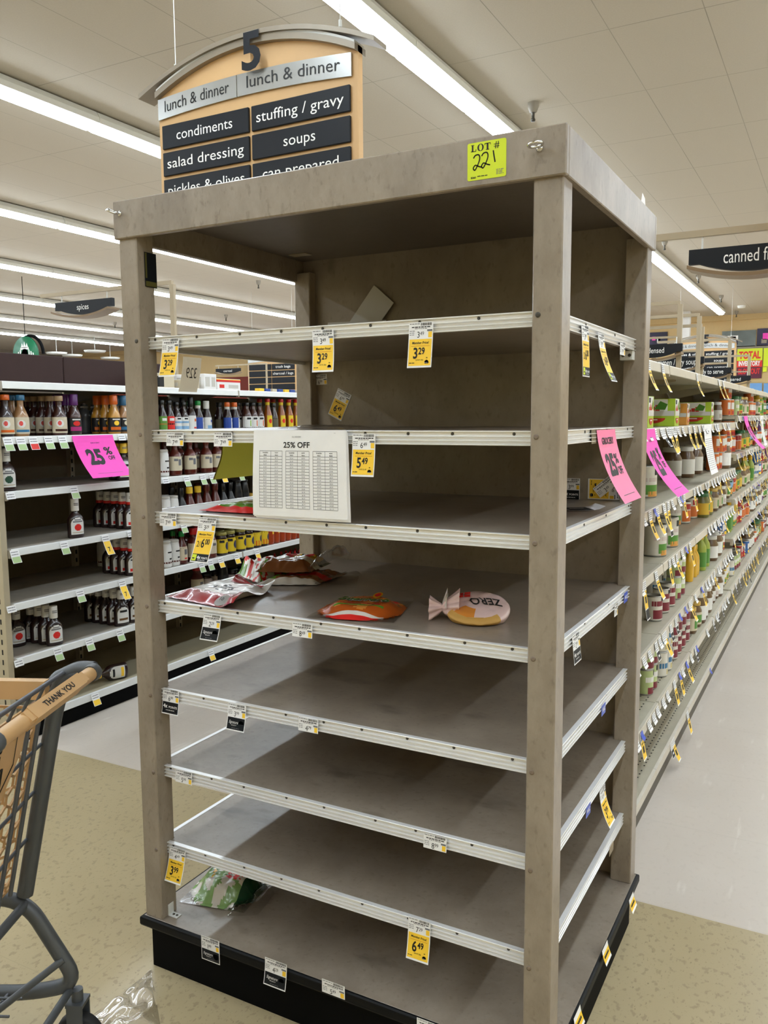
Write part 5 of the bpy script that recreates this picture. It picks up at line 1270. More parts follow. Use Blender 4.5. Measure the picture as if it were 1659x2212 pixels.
def juice_bottle(body, cap_, lab_m, r=.035, h=.2):
    t = thing('juice_bottle', '', 'bottle'); m = MB()
    m.lathe([(r*.9,0),(r,.006),(r,h*.55),(r*.9,h*.65),(r*.45,h*.8),(r*.42,h*.86)], (0,0,0), 16, body); m.build('body', t)
    m = MB(); m.lathe([(r*.5,h*.84),(r*.5,h*.99),(.0005,h)], (0,0,0), 14, cap_); m.build('cap', t)
    m = MB(); m.lathe([(r+.0008,h*.1),(r+.0008,h*.5)], (0,0,0), 12, lab_m, arc=(-1.6,1.6)); m.build('label', t); return remember(t)
f_ = lambda a, b, c=.0, w=.6, m='ink': (a, b, c, w, m)
def food_box(front_m, h=.115, w=.1, d=.2):
    t = thing('fruit_cup_box', '', 'box'); m = MB(); m.bbox((-d/2,-w/2,0), (d/2,w/2,h), front_m, .0015); m.build('carton', t)
    m = MB()
    for ax, off, hw in ((0, d/2+.0006, w/2), (1, -w/2-.0006, d/2)):
        P = (lambda a, b, n=0.: V(off+n, a, b)) if ax == 0 else (lambda a, b, n=0.: V(a, off-n, b))
        q = lambda a0,a1,b0,b1,mt,n: m.add([P(a0*hw,b0*h,n),P(a1*hw,b0*h,n),P(a1*hw,b1*h,n),P(a0*hw,b1*h,n)], [(0,1,2,3)] , mt)
        q(-.98,.7,.5,.98,'label_white',.0002); q(-.98,.98,.38,.56,'card_light',.0004); q(-.85,-.25,.8,.95,'ink',.0004)
        for k in range(6): q(-.8+.2*k,-.62+.2*k,.56,.66+.06*((k*7)%3),'box_melon',.0005)
        m.add([P(.15*hw,.62*h,.0006),P(.6*hw,.6*h,.0006),P(.7*hw,.8*h,.0006),P(.4*hw,.92*h,.0006)], [(0,1,2,3)], 'can_green')
        pts = [P(.62*hw*math.cos(a), .3*h+.2*h*math.sin(a), .0006) for a in [math.pi+i*math.pi/10 for i in range(11)]]; m.poly(pts, 'box_melon')
        q(-.3,.3,.22,.26,'label_white',.001)
    m.build('printed_panel', t); return remember(t)
KIND = {
 'green_can': lambda: can('can_green', [(.55,.85,0,.8,'label_white'),(.1,.3,0,.9,'can_red')]), 'red_can': lambda: can('can_red', [(.5,.9,0,.7,'label_white'),(.2,.3,0,.5,'tag_yellow')]),
 'pale_can': lambda: can('can_white', [(.1,.4,0,.8,'can_green'),(.5,.62,0,1.2,'label_pinkish'),(.7,.9,.3,.3,'ink'),(.04,.2,0,.6,'peach')], .05, .135), 'pear_can': lambda: can('can_white', [(.35,.55,0,1.2,'cap_blue'),(.1,.3,.2,.5,'pear'),(.7,.92,.3,.3,'ink')], .042, .115),
 'cherry_can': lambda: can('can_pale', [(.05,.3,0,.9,'can_maroon'),(.5,.7,0,1.2,'label_white'),(.75,.95,.3,.4,'ink')], .034, .11), 'beet_can': lambda: can('can_white', [(.1,.45,0,1.,'can_maroon'),(.6,.8,0,1.2,'can_maroon'),(.8,.95,.3,.3,'ink')], .036, .11),
 'orange_can': lambda: can('can_orange', [(.4,.8,0,.8,'label_white'),(.1,.3,0,.6,'can_red')]), 'yellow_can': lambda: can('can_yellow', [(.45,.85,0,.8,'label_white'),(.15,.35,0,.6,'can_green')]), 'blue_can': lambda: can('can_blue', [(.4,.8,0,.8,'label_white'),(.1,.3,0,.7,'tag_yellow')]),
 'dkgreen_can': lambda: can('can_dkgreen', [(.15,.45,0,.8,'peach'),(.55,.85,0,.7,'label_blue2')], .042, .115), 'purple_can': lambda: can('can_purple', [(.4,.8,0,.8,'label_white')]),
 'red_tin_label': lambda: can('can_white', [(.1,.6,0,1.,'can_orange'),(.65,.9,0,.7,'can_red')], .042, .12),
 'sauce_jar': lambda: jar('glass_brown', 'lid_white', 'label_white', .05, .15, [(.2,.5,.9,.5,'can_green'),(.15,.3,.9,.4,'can_yellow')]), 'apple_jar': lambda: jar('glass_brown', 'lid_white', 'label_white', .055, .17, [(.15,.55,1.3,.5,'can_pale'),(.15,.3,1.3,.4,'can_red')]),
 'olive_jar': lambda: jar('glass_green', 'lid_green', 'can_yellow', .048, .14, [(.3,.55,.2,.5,'can_green'),(.15,.25,.2,.4,'can_red')]), 'gold_jar2': lambda: jar('glass_brown', 'lid_gold', 'label_cream', .045, .14, [(.2,.5,0,.5,'can_green')]),
 'dark_jar': lambda: jar('glass_brown', 'lid_white', 'label_white', .034, .13, [(.2,.4,0,.6,'label_pinkish')]),
 'lemon_bottle': lambda: juice_bottle('juice', 'cap_yellow', 'juice', .026, .17), 'lime_bottle': lambda: juice_bottle('apple', 'cap_yellow', 'can_green', .034, .21),
 'melon_box': lambda: food_box('box_lime'), 'peach_box': lambda: food_box('peach', .1, .07, .2)}
KDESC = dict(green_can='green labelled tin can', red_can='red labelled tin can', pale_can='large pale fruit can', pear_can='white and blue pear can', cherry_can='pale green cherry can', beet_can='white and maroon beet can', orange_can='orange labelled tin can',
  yellow_can='yellow labelled tin can', blue_can='blue labelled tin can', dkgreen_can='dark green peach can', purple_can='purple labelled tin can', red_tin_label='white and orange tin can', sauce_jar='brown white lidded jar', apple_jar='big white labelled jar',
  olive_jar='green yellow labelled jar', gold_jar2='gold lidded jar', dark_jar='small dark jar', lemon_bottle='yellow lemon juice bottle', lime_bottle='pale green juice bottle', melon_box='green and red fruit box', peach_box='orange fruit box')
PK2 = {}; GT = []
KR = dict(pale_can=.052, pear_can=.043, dkgreen_can=.043, red_tin_label=.043, sauce_jar=.051, apple_jar=.056, olive_jar=.049, gold_jar2=.046, lemon_bottle=.027, dark_jar=.035)
HT = dict(pale_can=.135, pear_can=.115, dkgreen_can=.115, red_tin_label=.12)
def stock(kind, si, y, x=None, level=0, far=False, rot=None):
    z = ((HZ if far else GZ)+[GD])[si]+level*HT.get(kind, .11); xx = GX-.075 if x is None else x
    rot = random.uniform(-.5,.2) if rot is None else rot
    if kind not in ('melon_box','peach_box'):
        if not far: y = min(y, HY[0]-.07)
        r_ = KR.get(kind, .038)
        for _ in range(8):
            for (s2, f2, l2, x2, y2, r2) in GT:
                if s2 == si and f2 == far and l2 == level and math.hypot(x2-xx, y2-y) < r_+r2: y = y2+math.sqrt(max(0, (r_+r2)**2-(x2-xx)**2))+.001
        if not far and y > HY[0]-.05: return None
        GT.append((si, far, level, xx, y, r_))
    if kind not in PK2: o = KIND[kind](); o['group'] = 'groceries on the canned goods shelving'; o.location = (xx,y,z); o.rotation_euler = (0,0,rot); PK2[kind] = o
    else: o = dup(PK2[kind], (xx,y,z), rot, 'can')
    GREC.append((kind, si, far, level, y, -xx, o)); return o
GREC = []
g = lambda u, si, x=GX-.075: y_at(u, x, GZ[si]+.06)
def us(kind, si, cols, x=GX-.075, **k):
    for u in cols: stock(kind, si, g(u, si, x), x, **k)
# top shelf: fruit cup boxes, jars behind
for u in (1400,1458,1536): stock('melon_box', 1, y_at(u, GX-.012, GZ[1]+.05)+.05, GX-.112, rot=0.)
stock('peach_box', 1, y_at(1484, GX-.03, GZ[1]+.05)+.035, GX-.13, rot=0.)
us('dark_jar', 1, [1552], GX-.12); us('apple_jar', 1, [1566]); us('olive_jar', 1, [1593], GX-.1)
# second: applesauce jars
us('pale_can', 2, [1392], GX-.12); us('apple_jar', 2, [1449], GX-.2); us('apple_jar', 2, [1497,1478], GX-.16); us('dark_jar', 2, [1534], GX-.12); us('apple_jar', 2, [1559]); us('peach_box', 2, [1522], GX-.3, rot=0.)
# third: fruit cans
us('pale_can', 3, [1413,1440]); us('pale_can', 3, [1426,1450], GX-.19); us('pale_can', 3, [1395], GX-.24); us('red_tin_label', 3, [1474,1490], GX-.15); us('olive_jar', 3, [1507,1522], GX-.1); us('blue_can', 3, [1538], GX-.1); us('dark_jar', 3, [1560]); us('gold_jar2', 3, [1498], GX-.25)
# fourth
for u in (1428,1441,1412): stock('beet_can', 4, g(u,4)) ; stock('pear_can', 4, g(u,4,GX-.17), GX-.17)
for u in (1455,1464): stock('cherry_can', 4, g(u,4)); stock('cherry_can', 4, g(u,4), level=1)
us('lemon_bottle', 4, [1487,1496,1500], GX-.08); us('lime_bottle', 4, [1512,1520]); us('sauce_jar', 4, [1532,1542]); us('red_can', 4, [1552])
# fifth
for u in (1393,1402):
    for lv in range(2): stock('cherry_can', 5, g(u,5), level=lv)
for u in (1421,1431):
    for lv in range(2): stock('pear_can', 5, g(u,5), level=lv)
for u in (1447,1456,1465,1474):
    for lv in range(2): stock('beet_can', 5, g(u,5), level=lv)
us('gold_jar2', 5, [1487,1497]); us('apple_jar', 5, [1478], GX-.1) if 0 else None; us('sauce_jar', 5, [1510,1519]); us('dark_jar', 5, [1527,1533,1540])
# lowest shelf
for u in (1478,): stock('apple_jar', 5, g(u+14,5)+.1)
LOW = 5
# far sections: dense stock
fk = ['green_can','red_can','orange_can','yellow_can','blue_can','dkgreen_can','purple_can','red_tin_label','cherry_can','beet_can','sauce_jar','gold_jar2','olive_jar','lime_bottle','pear_can']
rnd = random.Random(21)
for si in range(1, 6):
    y = GY[3]+.45 if si != 1 else HY[0]+.05
    far = y >= HY[0]
    while y < 8.3:
        k = rnd.choice(fk); n = rnd.randint(2, 4); w_ = .075 if 'can' in k else .1
        for j in range(n):
            far = y > HY[0]+.01
            if HY[0]-.06 < y < HY[0]+.06: y = HY[0]+.07; far = True
            lv = 2 if (k.endswith('_can') and k not in ('pear_can','dkgreen_can') and si in (1,2,3,4) and rnd.random() < .6) else 1
            for q in range(lv): stock(k, si, y, GX-.07-rnd.random()*.03, level=q, far=far)
            y += w_+.008
        y += rnd.choice([.01,.02,.12])

cnt = {}
for kind, si, far, level, y, x, o in sorted(GREC, key=lambda r: (r[0], r[1], r[2], r[3], r[4], r[5])):
    k = (kind, si, far, level); cnt[k] = cnt.get(k, 0)+1
    o['label'] = '%s%s, %s such along the %s shelf of %s canned goods' % (['','upper ','topmost '][level], KDESC[kind], nth(cnt[k]-1), SW[si], 'far' if far else 'near')
# ------------------------------------------------------------------ tortilla bags
for n_, c_ in dict(bag_red='#9c1320', bag_white='#d9d3c8', bag_cream='#cdb68c', bag_orange='#b8561a', bag_orange2='#d98a3a', bag_green2='#5d8a2c', bag_dkgreen='#123a22', bag_pink='#e2c4bf', tortilla='#c79a4e', tortilla_pale='#cfc0a0', bag_brown='#8a5530', bag_yellow='#d9a520', bag_leaf='#86a868').items():
    mat(n_, c_, .26 if n_.startswith('bag') else .6, 0, .08, 14, coat=.4 if n_.startswith('bag') else 0.)
def sstep(a, b, x):
    t = max(0., min(1., (x-a)/(b-a))); return t*t*(3-2*t)
def pillow_fn(quad, z, h, wr, seed, disc=False, lift=None, freq=14):
    q = [Vector((a[0], a[1], 0)) for a in quad]
    def fn(s, t, top=1., n=0.):
        p = q[0]*(1-s)*(1-t)+q[1]*s*(1-t)+q[2]*s*t+q[3]*(1-s)*t
        e = min(s, 1-s, t, 1-t); prof = sstep(0, .22, e)
        if disc: r_ = math.hypot(2*s-1, 2*t-1); prof = max(1-sstep(.55, .98, r_), .06*sstep(0, .1, e))
        w = noise.noise(Vector((p.x*freq+seed, p.y*freq, seed*3.1)))+.6*noise.noise(Vector((p.x*freq*2.7, p.y*freq*2.7+seed, 1.7)))
        l_ = lift(s, t) if lift else 0.
        zz = .0015+(h*prof+wr*(abs(w)*(.35+.65*sstep(0,.1,e))))*top+l_+n+(.0008 if top > 0 else 0)
        return V(p.x, p.y, z+zz)
    return fn
def pillow(name, quad, z, h, matfn, wr, seed, parent=None, disc=False, lift=None, res=40, freq=14):
    fn = pillow_fn(quad, z, h, wr, seed, disc, lift, freq); m = MB()
    m.grid(lambda s,t: fn(s,t,1.), res, res, matfn); m.grid(lambda s,t: fn(s,1-t,.02), res//2, res//2, matfn if isinstance(matfn, str) else (lambda s,t: matfn(s,1-t)))
    return m, fn
Z4 = SH[3]
def finish(t, m, nm='wrapper'): return m.build(nm, t)
# red and white bag at the left front
t = thing('tortilla_bag', 'red and white tortilla bag at the left front of the fourth shelf', 'tortilla bag')
def red_m(s, tt):
    if tt < .25 or (tt > .8 and s < .9): return 'bag_red'
    if s < .14: return 'bag_red'
    if .35 < s < .72 and .36 < tt < .62 and (abs((s-.53)/.19)**2+((tt-.49)/.14)**2) < 1: return 'ink' if noise.noise(V(s*22,tt*26,3)) > .05 else 'bag_white'
    return 'bag_white'
lift = lambda s,tt: .035*sstep(.8,1,s)*(.55+.45*math.sin(7*tt))
m, fn = pillow('wrapper', [(-1.148,.072),(-.872,.022),(-.93,.29),(-1.15,.30)], Z4, .02, red_m, .0045, 2., lift=lift, freq=15)
finish(t, m)
m = MB(); p1, p2, p3 = Vector(ony(476,1272,.23)), Vector(ony(574,1275,.23)), Vector(ony(514,1240,.27))
m.grid(lambda s,q: (p1*(1-s)+p2*s)*(1-q)+p3*q+V(0,.012*math.sin(3*s+4*q),.004*math.sin(9*s)*(1-q)), 12, 10, 'bag_red'); m.build('folded_end', t)
m = MB(); pc = fn(.78,.1)
m.lathe([(.0001,0),(.024,0)], pc+V(0,0,.004), 20, 'card_light', axis=(-.1,-.5,1)); m.text('10', lambda a,b,n: pc+V(a*.9-b*.1,b*.8+a*-.2-.006,.0055+b*.4+n), .014, 'ink', bold=.02); m.build('count_mark', t)
# two bags behind it
t = thing('tortilla_bag', 'red and white bag propped behind the silver and red bag on the fourth shelf', 'tortilla bag')
m, fn = pillow('wrapper', [(-1.18,.42),(-1.03,.34),(-1.0,.5),(-1.15,.56)], Z4, .045, lambda s,tt: 'tag_red' if noise.noise(V(s*7,tt*7,1)) > .15 else ('bag_white' if noise.noise(V(s*5,tt*5,8)) > -.2 else 'bag_green2'), .02, 5., freq=20); finish(t, m)
strp = lambda a,b,c,d: (lambda s,tt: a if tt < .3 else (b if tt < .55 else (c if int(s*9)%3 == 0 else (d if int(s*9)%3 == 1 else 'bag_dkgreen'))))
t = thing('tortilla_bag', 'striped red yellow and green bag lying on top at the back of the fourth shelf', 'tortilla bag')
m, fn = pillow('wrapper', [(-1.06,.36),(-.9,.42),(-.93,.6),(-1.1,.55)], Z4, .03, strp('bag_brown','bag_white','tag_red','bag_yellow'), .012, 9., lift=lambda s,tt: .03+.0*s, freq=18); finish(t, m)
m = MB(); f2 = pillow_fn([(-.91,.43),(-.85,.47),(-.86,.6),(-.93,.6)], Z4, .03, .03, 4.); m.grid(lambda s,tt: f2(s,tt)+V(0,0,.035+.03*s), 16, 16, 'clear_film'); o = m.build('clear_end', t); o['label'] = 'clear twisted end of the bag'
t = thing('tortilla_bag', 'flat red and brown bag underneath at the back of the fourth shelf', 'tortilla bag')
m, fn = pillow('wrapper', [(-1.03,.32),(-.86,.40),(-.87,.6),(-1.04,.52)], Z4, .018, lambda s,tt: 'tag_red' if .3 < tt < .5 and s > .3 else ('bag_white' if tt < .16 else ('bag_brown' if s > .25 else 'bag_green2')), .009, 6., freq=20); finish(t, m)
m = MB(); f2 = pillow_fn([(-.87,.40),(-.80,.47),(-.82,.6),(-.87,.6)], Z4, .012, .014, 8.); m.grid(lambda s,tt: f2(s,tt), 14, 14, 'clear_film'); m.build('clear_end', t)
# orange bag
t = thing('tortilla_bag', 'orange tortilla bag with green lettering near the middle of the fourth shelf', 'tortilla bag')
Q = [(-.66,.045),(-.435,.095),(-.50,.33),(-.70,.27)]
def or_m(s, tt):
    r_ = math.hypot(2*s-1, 2*tt-1)
    if r_ > 1.02: return 'clear_film'
    if tt < .16: return 'tag_red' if tt < .11 else 'bag_white'
    if tt > .82: return 'tag_red'
    if .3 < tt < .36 and .2 < s < .8: return 'bag_green2'
    if .38 < tt < .42 and .2 < s < .75: return 'bag_red'
    return 'bag_orange' if noise.noise(V(s*6,tt*6,5)) > -.25 else 'bag_orange2'
m, fn = pillow('wrapper', Q, Z4, .022, or_m, .002, 12., disc=True, freq=18); finish(t, m)
m = MB()
for mt, hh, o_, bd in (('bag_white', .036, .0035, .07), ('bag_dkgreen', .036, .0042, .035), ('bag_green2', .036, .005, .0)):
    m.text('Guerrero', lambda a,b,n: fn(.5+a/.235, .46+b/.24, 1., n), hh, mt, w=.15, bold=bd, off=o_)
m.lathe([(.0001,0),(.014,0)], fn(.62,.72)+V(0,0,.005), 16, 'bag_yellow', axis=(-.1,-.4,1)); m.lathe([(.0001,0),(.009,0)], fn(.62,.72)+V(0,0,.0056), 12, 'tag_red', axis=(-.1,-.4,1)); m.build('logo', t)
m = MB(); m.grid(lambda s,tt: V(-.66+.19*s,.285+.035*s+.03*tt,Z4+.015+.05*tt*(1-.3*s)+.008*math.sin(14*s)*tt), 20, 8, 'clear_film')
m.grid(lambda s,tt: V(-.49+.1*s,.30+.03*s+.04*tt,Z4+.004+.02*tt*(1-s)+.006*math.sin(11*s+tt)), 14, 8, 'clear_film'); o = m.build('clear_end', t); o['label'] = 'clear plastic flap standing up at the back'
# pale pink bag marked ZERO
t = thing('tortilla_bag', 'pink and white ZERO tortilla bag with a twisted neck right of the orange bag', 'tortilla bag')
c0 = V(-.268,.225,Z4); ax_ = V(.93,.37,0).normalized(); ay_ = V(-.37,.93,0).normalized()
def ztop(x, y):
    r_ = min(1, (x/.08)**2+(y/.077)**2)
    return .03+.30*y+.016*math.sqrt(1-r_)+.0025*noise.noise(V(x*55,y*55,3))
def zb_fn(s, q):      # s round, q from the bottom rim (0) over the edge (.4) to the top centre (1)
    a = 2*math.pi*s
    if q < .4: k = .86+.14*math.sin(q/.4*math.pi/2); x, y = .08*k*math.cos(a), .077*k*math.sin(a); z = .001+(ztop(.08*math.cos(a), .077*math.sin(a))-.001)*(q/.4)
    else: k = 1-(q-.4)/.6; x, y = .08*k*math.cos(a), .077*k*math.sin(a); z = ztop(x, y)
    return c0+ax_*x+ay_*y+Z3*max(.001,z)
m = MB()
def zm(s, q):
    if 3.55 < 2*math.pi*s < 5.5 and q < .5: return 'tortilla'
    if 3.6 < 2*math.pi*s < 4.6 and q < .75: return 'bag_orange2'
    return 'bag_pink'
m.grid(zb_fn, 48, 28, zm); m.build('wrapper', t)
m = MB(); zf = lambda a,b,n=0.: c0+ax_*a+ay_*b+Z3*(ztop(a,b)+.0018+n)
m.text('ZERO', lambda a,b,n: zf(.016-a*.95+b*.25, .016-b, n), .03, 'ink', w=.082, bold=.015)
for k in range(2):
    for j in range(2): x_, y_ = -.052+.018*k, .022+.018*j; m.add([zf(x_,y_),zf(x_+.015,y_),zf(x_+.015,y_+.014),zf(x_,y_+.014)], [(0,1,2,3)], 'tag_red')
m.build('lettering', t)
m = MB()
for i in range(5):
    z_ = Z4+.005+.0035*i; m.lathe([(.064,-.0015),(.066,0),(.064,.0015)], (c0.x,c0.y,z_), 24, 'tortilla')
m.build('tortilla_stack', t)
m = MB(); cn = c0-ax_*.082+ay_*.015
def neck(s, tt):
    a = 2*math.pi*s; r_ = (.046*(1-tt)**1.3+.010) if tt < .55 else .012+.035*(tt-.55)/.45
    r_ *= 1+.28*math.sin(7*a)*(.3+.7*abs(tt-.5)*2); L = .075*tt
    return c0-ax_*(.045+L)+ay_*(math.cos(a)*r_*.8+.008)+Z3*(.034-.012*tt+max(-.031+.012*tt, math.sin(a)*r_*.62))
m.grid(neck, 36, 14, 'bag_pink')
def ruffle(s, tt):
    a = 2*math.pi*s; r_ = .008+.042*tt; r_ *= 1+.25*math.sin(6*a)
    return c0-ax_*(.088-.012*tt)+ay_*(.015+math.cos(a)*r_*.75)+Z3*max(.002,.036+.006*tt+math.sin(a)*r_*.55)
m.grid(ruffle, 36, 6, 'bag_white'); o = m.build('twisted_neck', t)
# bag behind the paper on the third shelf
t = thing('tortilla_bag', 'green and red tortilla bag on the third shelf, half hidden by the price list', 'tortilla bag')
m, fn = pillow('wrapper', [(-1.035,.085),(-.72,.09),(-.76,.34),(-1.0,.33)], SH[2], .018, lambda s,tt: ('tag_red' if tt < .13 else ('bag_white' if s < .3 and tt > .3 else ('bag_green2' if tt < .35 or noise.noise(V(s*6,tt*6,2)) > .1 else 'bag_brown'))), .009, 15., freq=16); finish(t, m)
# clear bag on the second shelf
t = thing('plastic_bag', 'crumpled clear bag on the second shelf above the price list', 'bag')
m, fn = pillow('wrapper', [(-.80,.12),(-.58,.12),(-.60,.3),(-.79,.3)], SH[1], .006, 'clear_film', .009, 21., freq=14, res=34); m.build('film', t)
# green bag on the base deck
t = thing('tortilla_bag', 'green white and red tortilla bag on the base deck at the left', 'tortilla bag')
Q = [(-1.16,.09),(-.955,.135),(-.985,.34),(-1.2,.31)]
def gr_m(s, tt):
    r_ = math.hypot(2*s-1, 2*tt-1)
    if r_ > 1.06: return 'clear_film'
    if s > .8 and tt < .72: return 'bag_dkgreen'
    if .52 < s < .74 and .34 < tt < .8: return 'tag_red' if noise.noise(V(s*16,tt*22,1)) > -.1 else 'bag_white'
    if .74 <= s < .86 and tt >= .5: return 'bag_yellow'
    if s < .22 and tt > .5: return 'bag_green'
    if .25 < s < .36 and tt > .3: return 'bag_yellow' if noise.noise(V(s*16,tt*10,4)) > 0 else 'bag_leaf'
    return 'bag_leaf' if noise.noise(V(s*6,tt*6,7)) > -.05 else 'bag_white'
m, fn = pillow('wrapper', Q, ZD, .05, gr_m, .01, 31., disc=True, freq=22); finish(t, m)
m = MB()
for i in range(5): m.lathe([(.058,-.003),(.061,0),(.058,.003)], (-1.074,.219,ZD+.006+.0062*i), 28, 'tortilla_pale')
m.build('tortilla_stack', t)
m = MB(); f2 = pillow_fn([(-.99,.1),(-.91,.14),(-.94,.3),(-.99,.28)], ZD, .012, .014, 8.); m.grid(lambda s,tt: f2(s,tt), 14, 14, 'clear_film'); m.build('clear_end', t)

# ------------------------------------------------------------------ clear plastic on the floor
m = MB()
def fl(s, tt):
    y = -.02-.62*tt; xl = -1.178-.02*tt; xr = -1.17+.15*min(1,tt*4)+.12*tt
    x = xl+(xr-xl)*s; w = noise.noise(V(x*9,y*14,2))+.5*noise.noise(V(x*30,y*24,5))
    return V(x, y, .003+.03*abs(w)*sstep(0,.15,min(s,1-s)+.02)+.012*sstep(.0,.2,tt)*(1-abs(2*s-1)))
m.grid(fl, 60, 90, 'floor_film'); label(m.build('plastic_sheet'), 'crumpled clear plastic sheet on the floor between the cart and the rack base', 'plastic sheet')

# ------------------------------------------------------------------ shopping cart
CH = V(-1.02,-.31,0); CD = V(-.911,-.412,0); CE = V(-.412,.911,0)
K = lambda d, e, z: CH+CD*d+CE*e+Z3*z
cart = thing('shopping_cart', 'grey shopping cart with tan plastic basket and handle at the lower left', 'shopping cart', (0,0,0))
EW = -.48
def bend(pts, r, n=5):
    """round the corners of a polyline"""
    out = [pts[0]]
    for a, b, c in zip(pts, pts[1:], pts[2:]):
        u = (a-b); v = (c-b); k = min(r, u.length*.45, v.length*.45); p, q = b+u.normalized()*k, b+v.normalized()*k
        for i in range(n+1): t_ = i/n; out.append(p*(1-t_)**2+b*2*t_*(1-t_)+q*t_*t_)
    return out+[pts[-1]]
for sd, e in (('far',0.),('near',EW)):
    m = MB(); m.tube(bend([K(.0,e,1.0),K(.075,e,.985),K(.105,e,.9),K(.205,e,.43)], .05), [.019]*1+[.02]*12+[.022]*1 if 0 else .02, 10, 'cart_gray'); m.build('post', cart)
    m = MB(); ei = e*.82-.04
    m.tube(bend([K(.8,ei,.50),K(.34,e*.95-.01,.425),K(.205,e,.415),K(.08,e,.2),K(.2,e*.97-.008,.175),K(.92,ei,.165)], .075, 7), .0185, 12, 'cart_gray'); m.build('base_tube', cart)
    for d_, z_, en in ((.085,.165,e),(.86,.15,ei)):
        m = MB(); c = K(d_,en,.06)
        m.lathe([(.0001,-.016),(.055,-.016),(.06,-.01),(.06,.01),(.055,.016),(.0001,.016)], c, 22, 'rubber', axis=CE); m.lathe([(.0001,-.017),(.025,-.017),(.025,.017),(.0001,.017)], c, 14, 'cart_gray', axis=CE); w_ = m.build('caster', cart)
        m = MB()
        for s_ in (-1, 1): m.obox(c+CE*(s_*.021)+Z3*.04-CD*.0, CD, CE, Z3, .02, .0025, .05, 'cart_gray')
        m.obox(c+Z3*.092, CD, CE, Z3, .022, .024, .004, 'cart_gray'); m.tube([c+Z3*.09,c+Z3*.125], .014, 10, 'cart_gray'); m.build('fork', w_)
m = MB(); m.tube([K(.205,0,.405),K(.205,EW,.405)], .012, 8, 'cart_gray'); m.tube([K(.1,-.01,.185),K(.1,EW+.01,.185)], .01, 8, 'cart_gray')
m.tube([K(.11,-.012,.27),K(.24,-.1,.19),K(.36,-.12,.185)], .009, 8, 'cart_gray'); m.tube([K(.11,EW+.012,.27),K(.24,EW+.1,.19),K(.36,EW+.12,.185)], .009, 8, 'cart_gray')
for i in range(7): m.tube([K(.2,-.05-.062*i,.19),K(.88,-.07-.055*i,.185)], .0035, 6, 'wire_gray')
for d_ in (.25,.5,.75): m.tube([K(d_,-.02,.18),K(d_,EW+.02,.18)], .0045, 6, 'wire_gray')
m.build('bottom_rack', cart)
# handle
m = MB(); hp = lambda e: K(0,e,1.0)
m.tube([hp(-.01),hp(-.055)], .0185, 16, 'cart_tan') if 0 else None
pr = []
for i in range(25):
    e = -.03-(.415)*i/24; pr.append((hp(e), .0165))
m.tube([p for p,_ in pr], .0165, 16, 'cart_tan')
up = (Z3*.86+(-CD)*.5).normalized()
fc = CD.cross(CE)
tdir = -CE if False else CE
nrm = (Z3*.75-CD*.66).normalized(); tup = nrm.cross(CE); tup = tup if tup.z > 0 else -tup
m.obox(hp(-.215), CE, tup, nrm, .115, .0155, .0195, 'cart_tan')
for s_ in (-1, 1): m.obox(hp(-.215+s_*.122), CE, tup, nrm, .011, .013, .0175, 'cart_tan')
hnd = m.build('handle', cart)
m = MB(); m.text('THANK YOU', lambda a,b,n: hp(-.215)+CE*a+tup*(b-.007)+nrm*(.0197+n), .013, 'ink', w=.135, bold=.025, off=.0006); m.build('lettering', hnd)
for e0, e1 in ((-.032,.0),(-.443,EW)):
    m = MB(); m.tube([hp(e0),hp(e0*.4+e1*.6),hp(e1)], [.0195,.0215,.014], 14, 'cart_gray')
    m.tube(bend([hp(e1*.75+e0*.25)+Z3*.004,K(.04,e1,1.004),K(.1,e1,.975),K(.115,e1,.92)], .03), [.0185]*8+[.02]*(len(bend([hp(e1*.75+e0*.25)+Z3*.004,K(.04,e1,1.004),K(.1,e1,.975),K(.115,e1,.92)], .03))-8), 12, 'cart_gray'); m.build('end_cap', cart)
m = MB(); m.tube([K(.07,-.02,.998),K(.07,EW+.02,.998)], .0055, 8, 'wire_gray')
for i in range(7): e = -.05-.063*i; m.tube([K(.07,e,.998),K(.09,e,.96)], .004, 6, 'wire_gray')
m.build('gate_rod', cart)
# hexagon lattice
def hex_panel(m, P, w, h, s, r, mt):
    """P(a, b) -> point; honeycomb lattice of bars filling w x h"""
    dx = s*math.sqrt(3); seen = set(); row = 0; y = 0
    while y < h+s:
        x = (dx/2 if row % 2 else 0)
        while x < w+dx:
            c = [(x+s*math.sin(k*math.pi/3), y+s*math.cos(k*math.pi/3)) for k in range(6)]
            for k in range(6):
                a, b = c[k], c[(k+1)%6]
                key = tuple(sorted(((round(a[0],4),round(a[1],4)),(round(b[0],4),round(b[1],4)))))
                if key in seen: continue
                seen.add(key)
                cl = lambda p: (min(max(p[0],0),w), min(max(p[1],0),h))
                a, b = cl(a), cl(b)
                if math.hypot(a[0]-b[0],a[1]-b[1]) > .003: m.tube([P(*a),P(*b)], r, 4, mt, caps=False)
            x += dx
        y += 1.5*s; row += 1
zt_, zb_ = .93, .46
dG = lambda z: .135+(.93-z)*.2
m = MB(); hex_panel(m, lambda a,b: K(dG(zb_+b), -.025-a, zb_+b), .43, .47, .025, .0038, 'cart_tan'); m.build('back_gate', cart)
for nm, e in (('far',-.012),('near',EW+.012)):
    m = MB(); hex_panel(m, lambda a,b: K(dG(zb_+b)+a, e*(1-.0)+(.06 if e < -.1 else -.06)*(a/.7), zb_+b+.04*a), .66, .45, .03, .0042, 'cart_tan')
    sg = .06 if e < -.1 else -.06
    m.obox(K(.45,e+sg*.5,.965), CD, CE, Z3, .35, .012, .022, 'cart_tan'); m.build('basket_side', cart)
m = MB(); hex_panel(m, lambda a,b: K(.84+.03*(b/.45), -.07-a, .49+b), .34, .45, .03, .0042, 'cart_tan'); m.obox(K(.85,EW/2,.965), CE, CD, Z3, .17, .012, .022, 'cart_tan'); m.build('basket_front', cart)
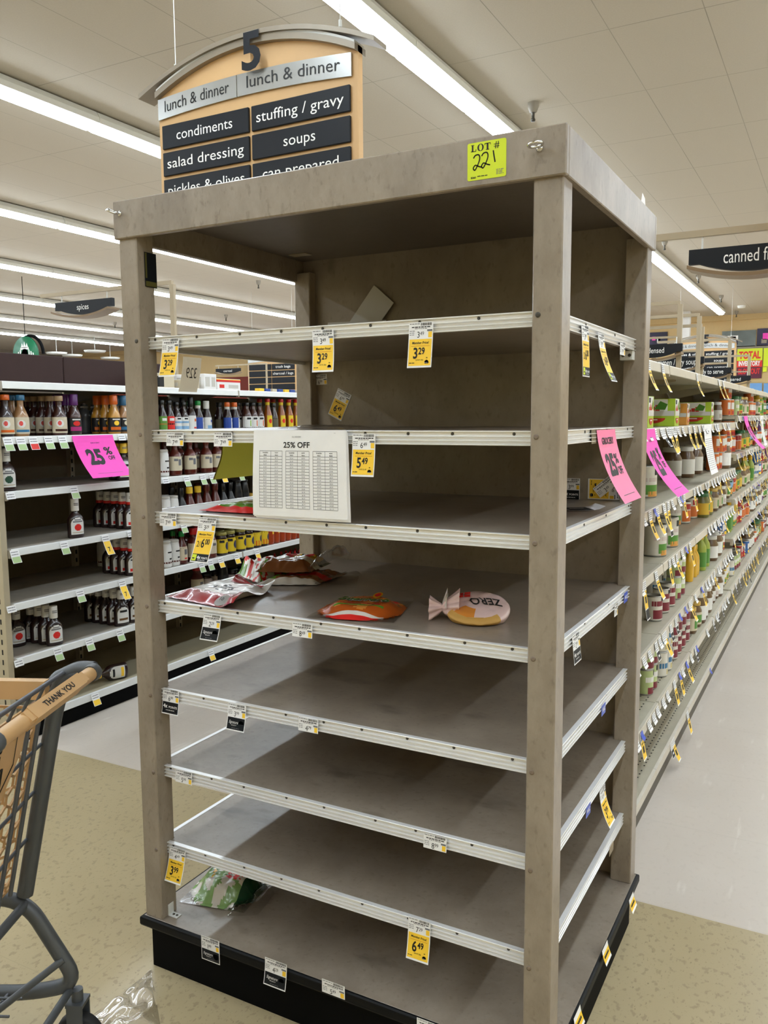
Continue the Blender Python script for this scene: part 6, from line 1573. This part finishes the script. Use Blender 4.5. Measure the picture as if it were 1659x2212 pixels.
m = MB(); hex_panel(m, lambda a,b: K(.235+b, -.03-.06*b-a*(1-.2*b), .455+.05*b), .42, .6, .06, .005, 'cart_tan'); m.build('basket_floor', cart)
# wires of the gate
m = MB()
for e0, e1 in ((-.05,-.075),(-.1,-.13),(-.19,-.22),(-.28,-.31),(-.37,-.4)): m.tube([K(.112,e0,.93),K(dG(.5)-.02,e1,.47)], .0052, 6, 'wire_gray')
for z_ in (.82,.7,.58): m.tube([K(dG(z_)-.02,-.015,z_),K(dG(z_)-.02,EW+.03,z_-.03)], .0045, 6, 'wire_gray')
m.build('gate_wires', cart)
# child seat flap with a pictogram
m = MB(); sf = lambda a,b,n=0.: K(.085+(.95-b)*.22-n, a, b)
pts = [(-.46,.955),(-.15,.955),(-.17,.86),(-.23,.775),(-.46,.775)]
m.prism(pts, -.006, .0, 'cart_tan', fn=lambda a,b,c: sf(a,b,c)); fl_ = m.build('seat_flap', cart)
m = MB()
for (a,b),(c,d) in (((-.44,.935),(-.2,.935)),((-.2,.935),(-.2,.85)),((-.2,.85),(-.25,.795)),((-.25,.795),(-.44,.795))):
    m.tube([sf(a,b,.0015),sf(c,d,.0015)], .001, 4, 'ink')
m.tube([sf(-.27,.895,.002),sf(-.27,.86,.002),sf(-.25,.86,.002),sf(-.25,.82,.002)], .0028, 4, 'ink'); m.lathe([(.0001,0),(.008,0)], sf(-.27,.91,.002), 12, 'ink', axis=-CD)
m.tube([sf(-.35,.89,.002),sf(-.35,.83,.002)], .004, 4, 'ink'); m.lathe([(.0001,0),(.015,0)], sf(-.35,.91,.002), 12, 'ink', axis=-CD)
for k in range(3): m.tube([sf(-.43,.915-.01*k,.002),sf(-.39,.915-.01*k,.002)], .0014, 4, 'ink'); m.tube([sf(-.42,.815-.006*k,.002),sf(-.3,.815-.006*k,.002)], .001, 4, 'ink')
m.build('pictogram', fl_)

m = MB(); p = ony(1384, 438, .72); m.add([V(.002,.70,ZT),V(.002,.76,ZT),V(.001,.755,ZT+.022),V(.001,.72,ZT+.03)], [(0,1,2,3)], 'paper'); label(m.build('paper_scrap'), 'scrap of white paper sticking up from the top right edge of the rack', 'paper scrap')
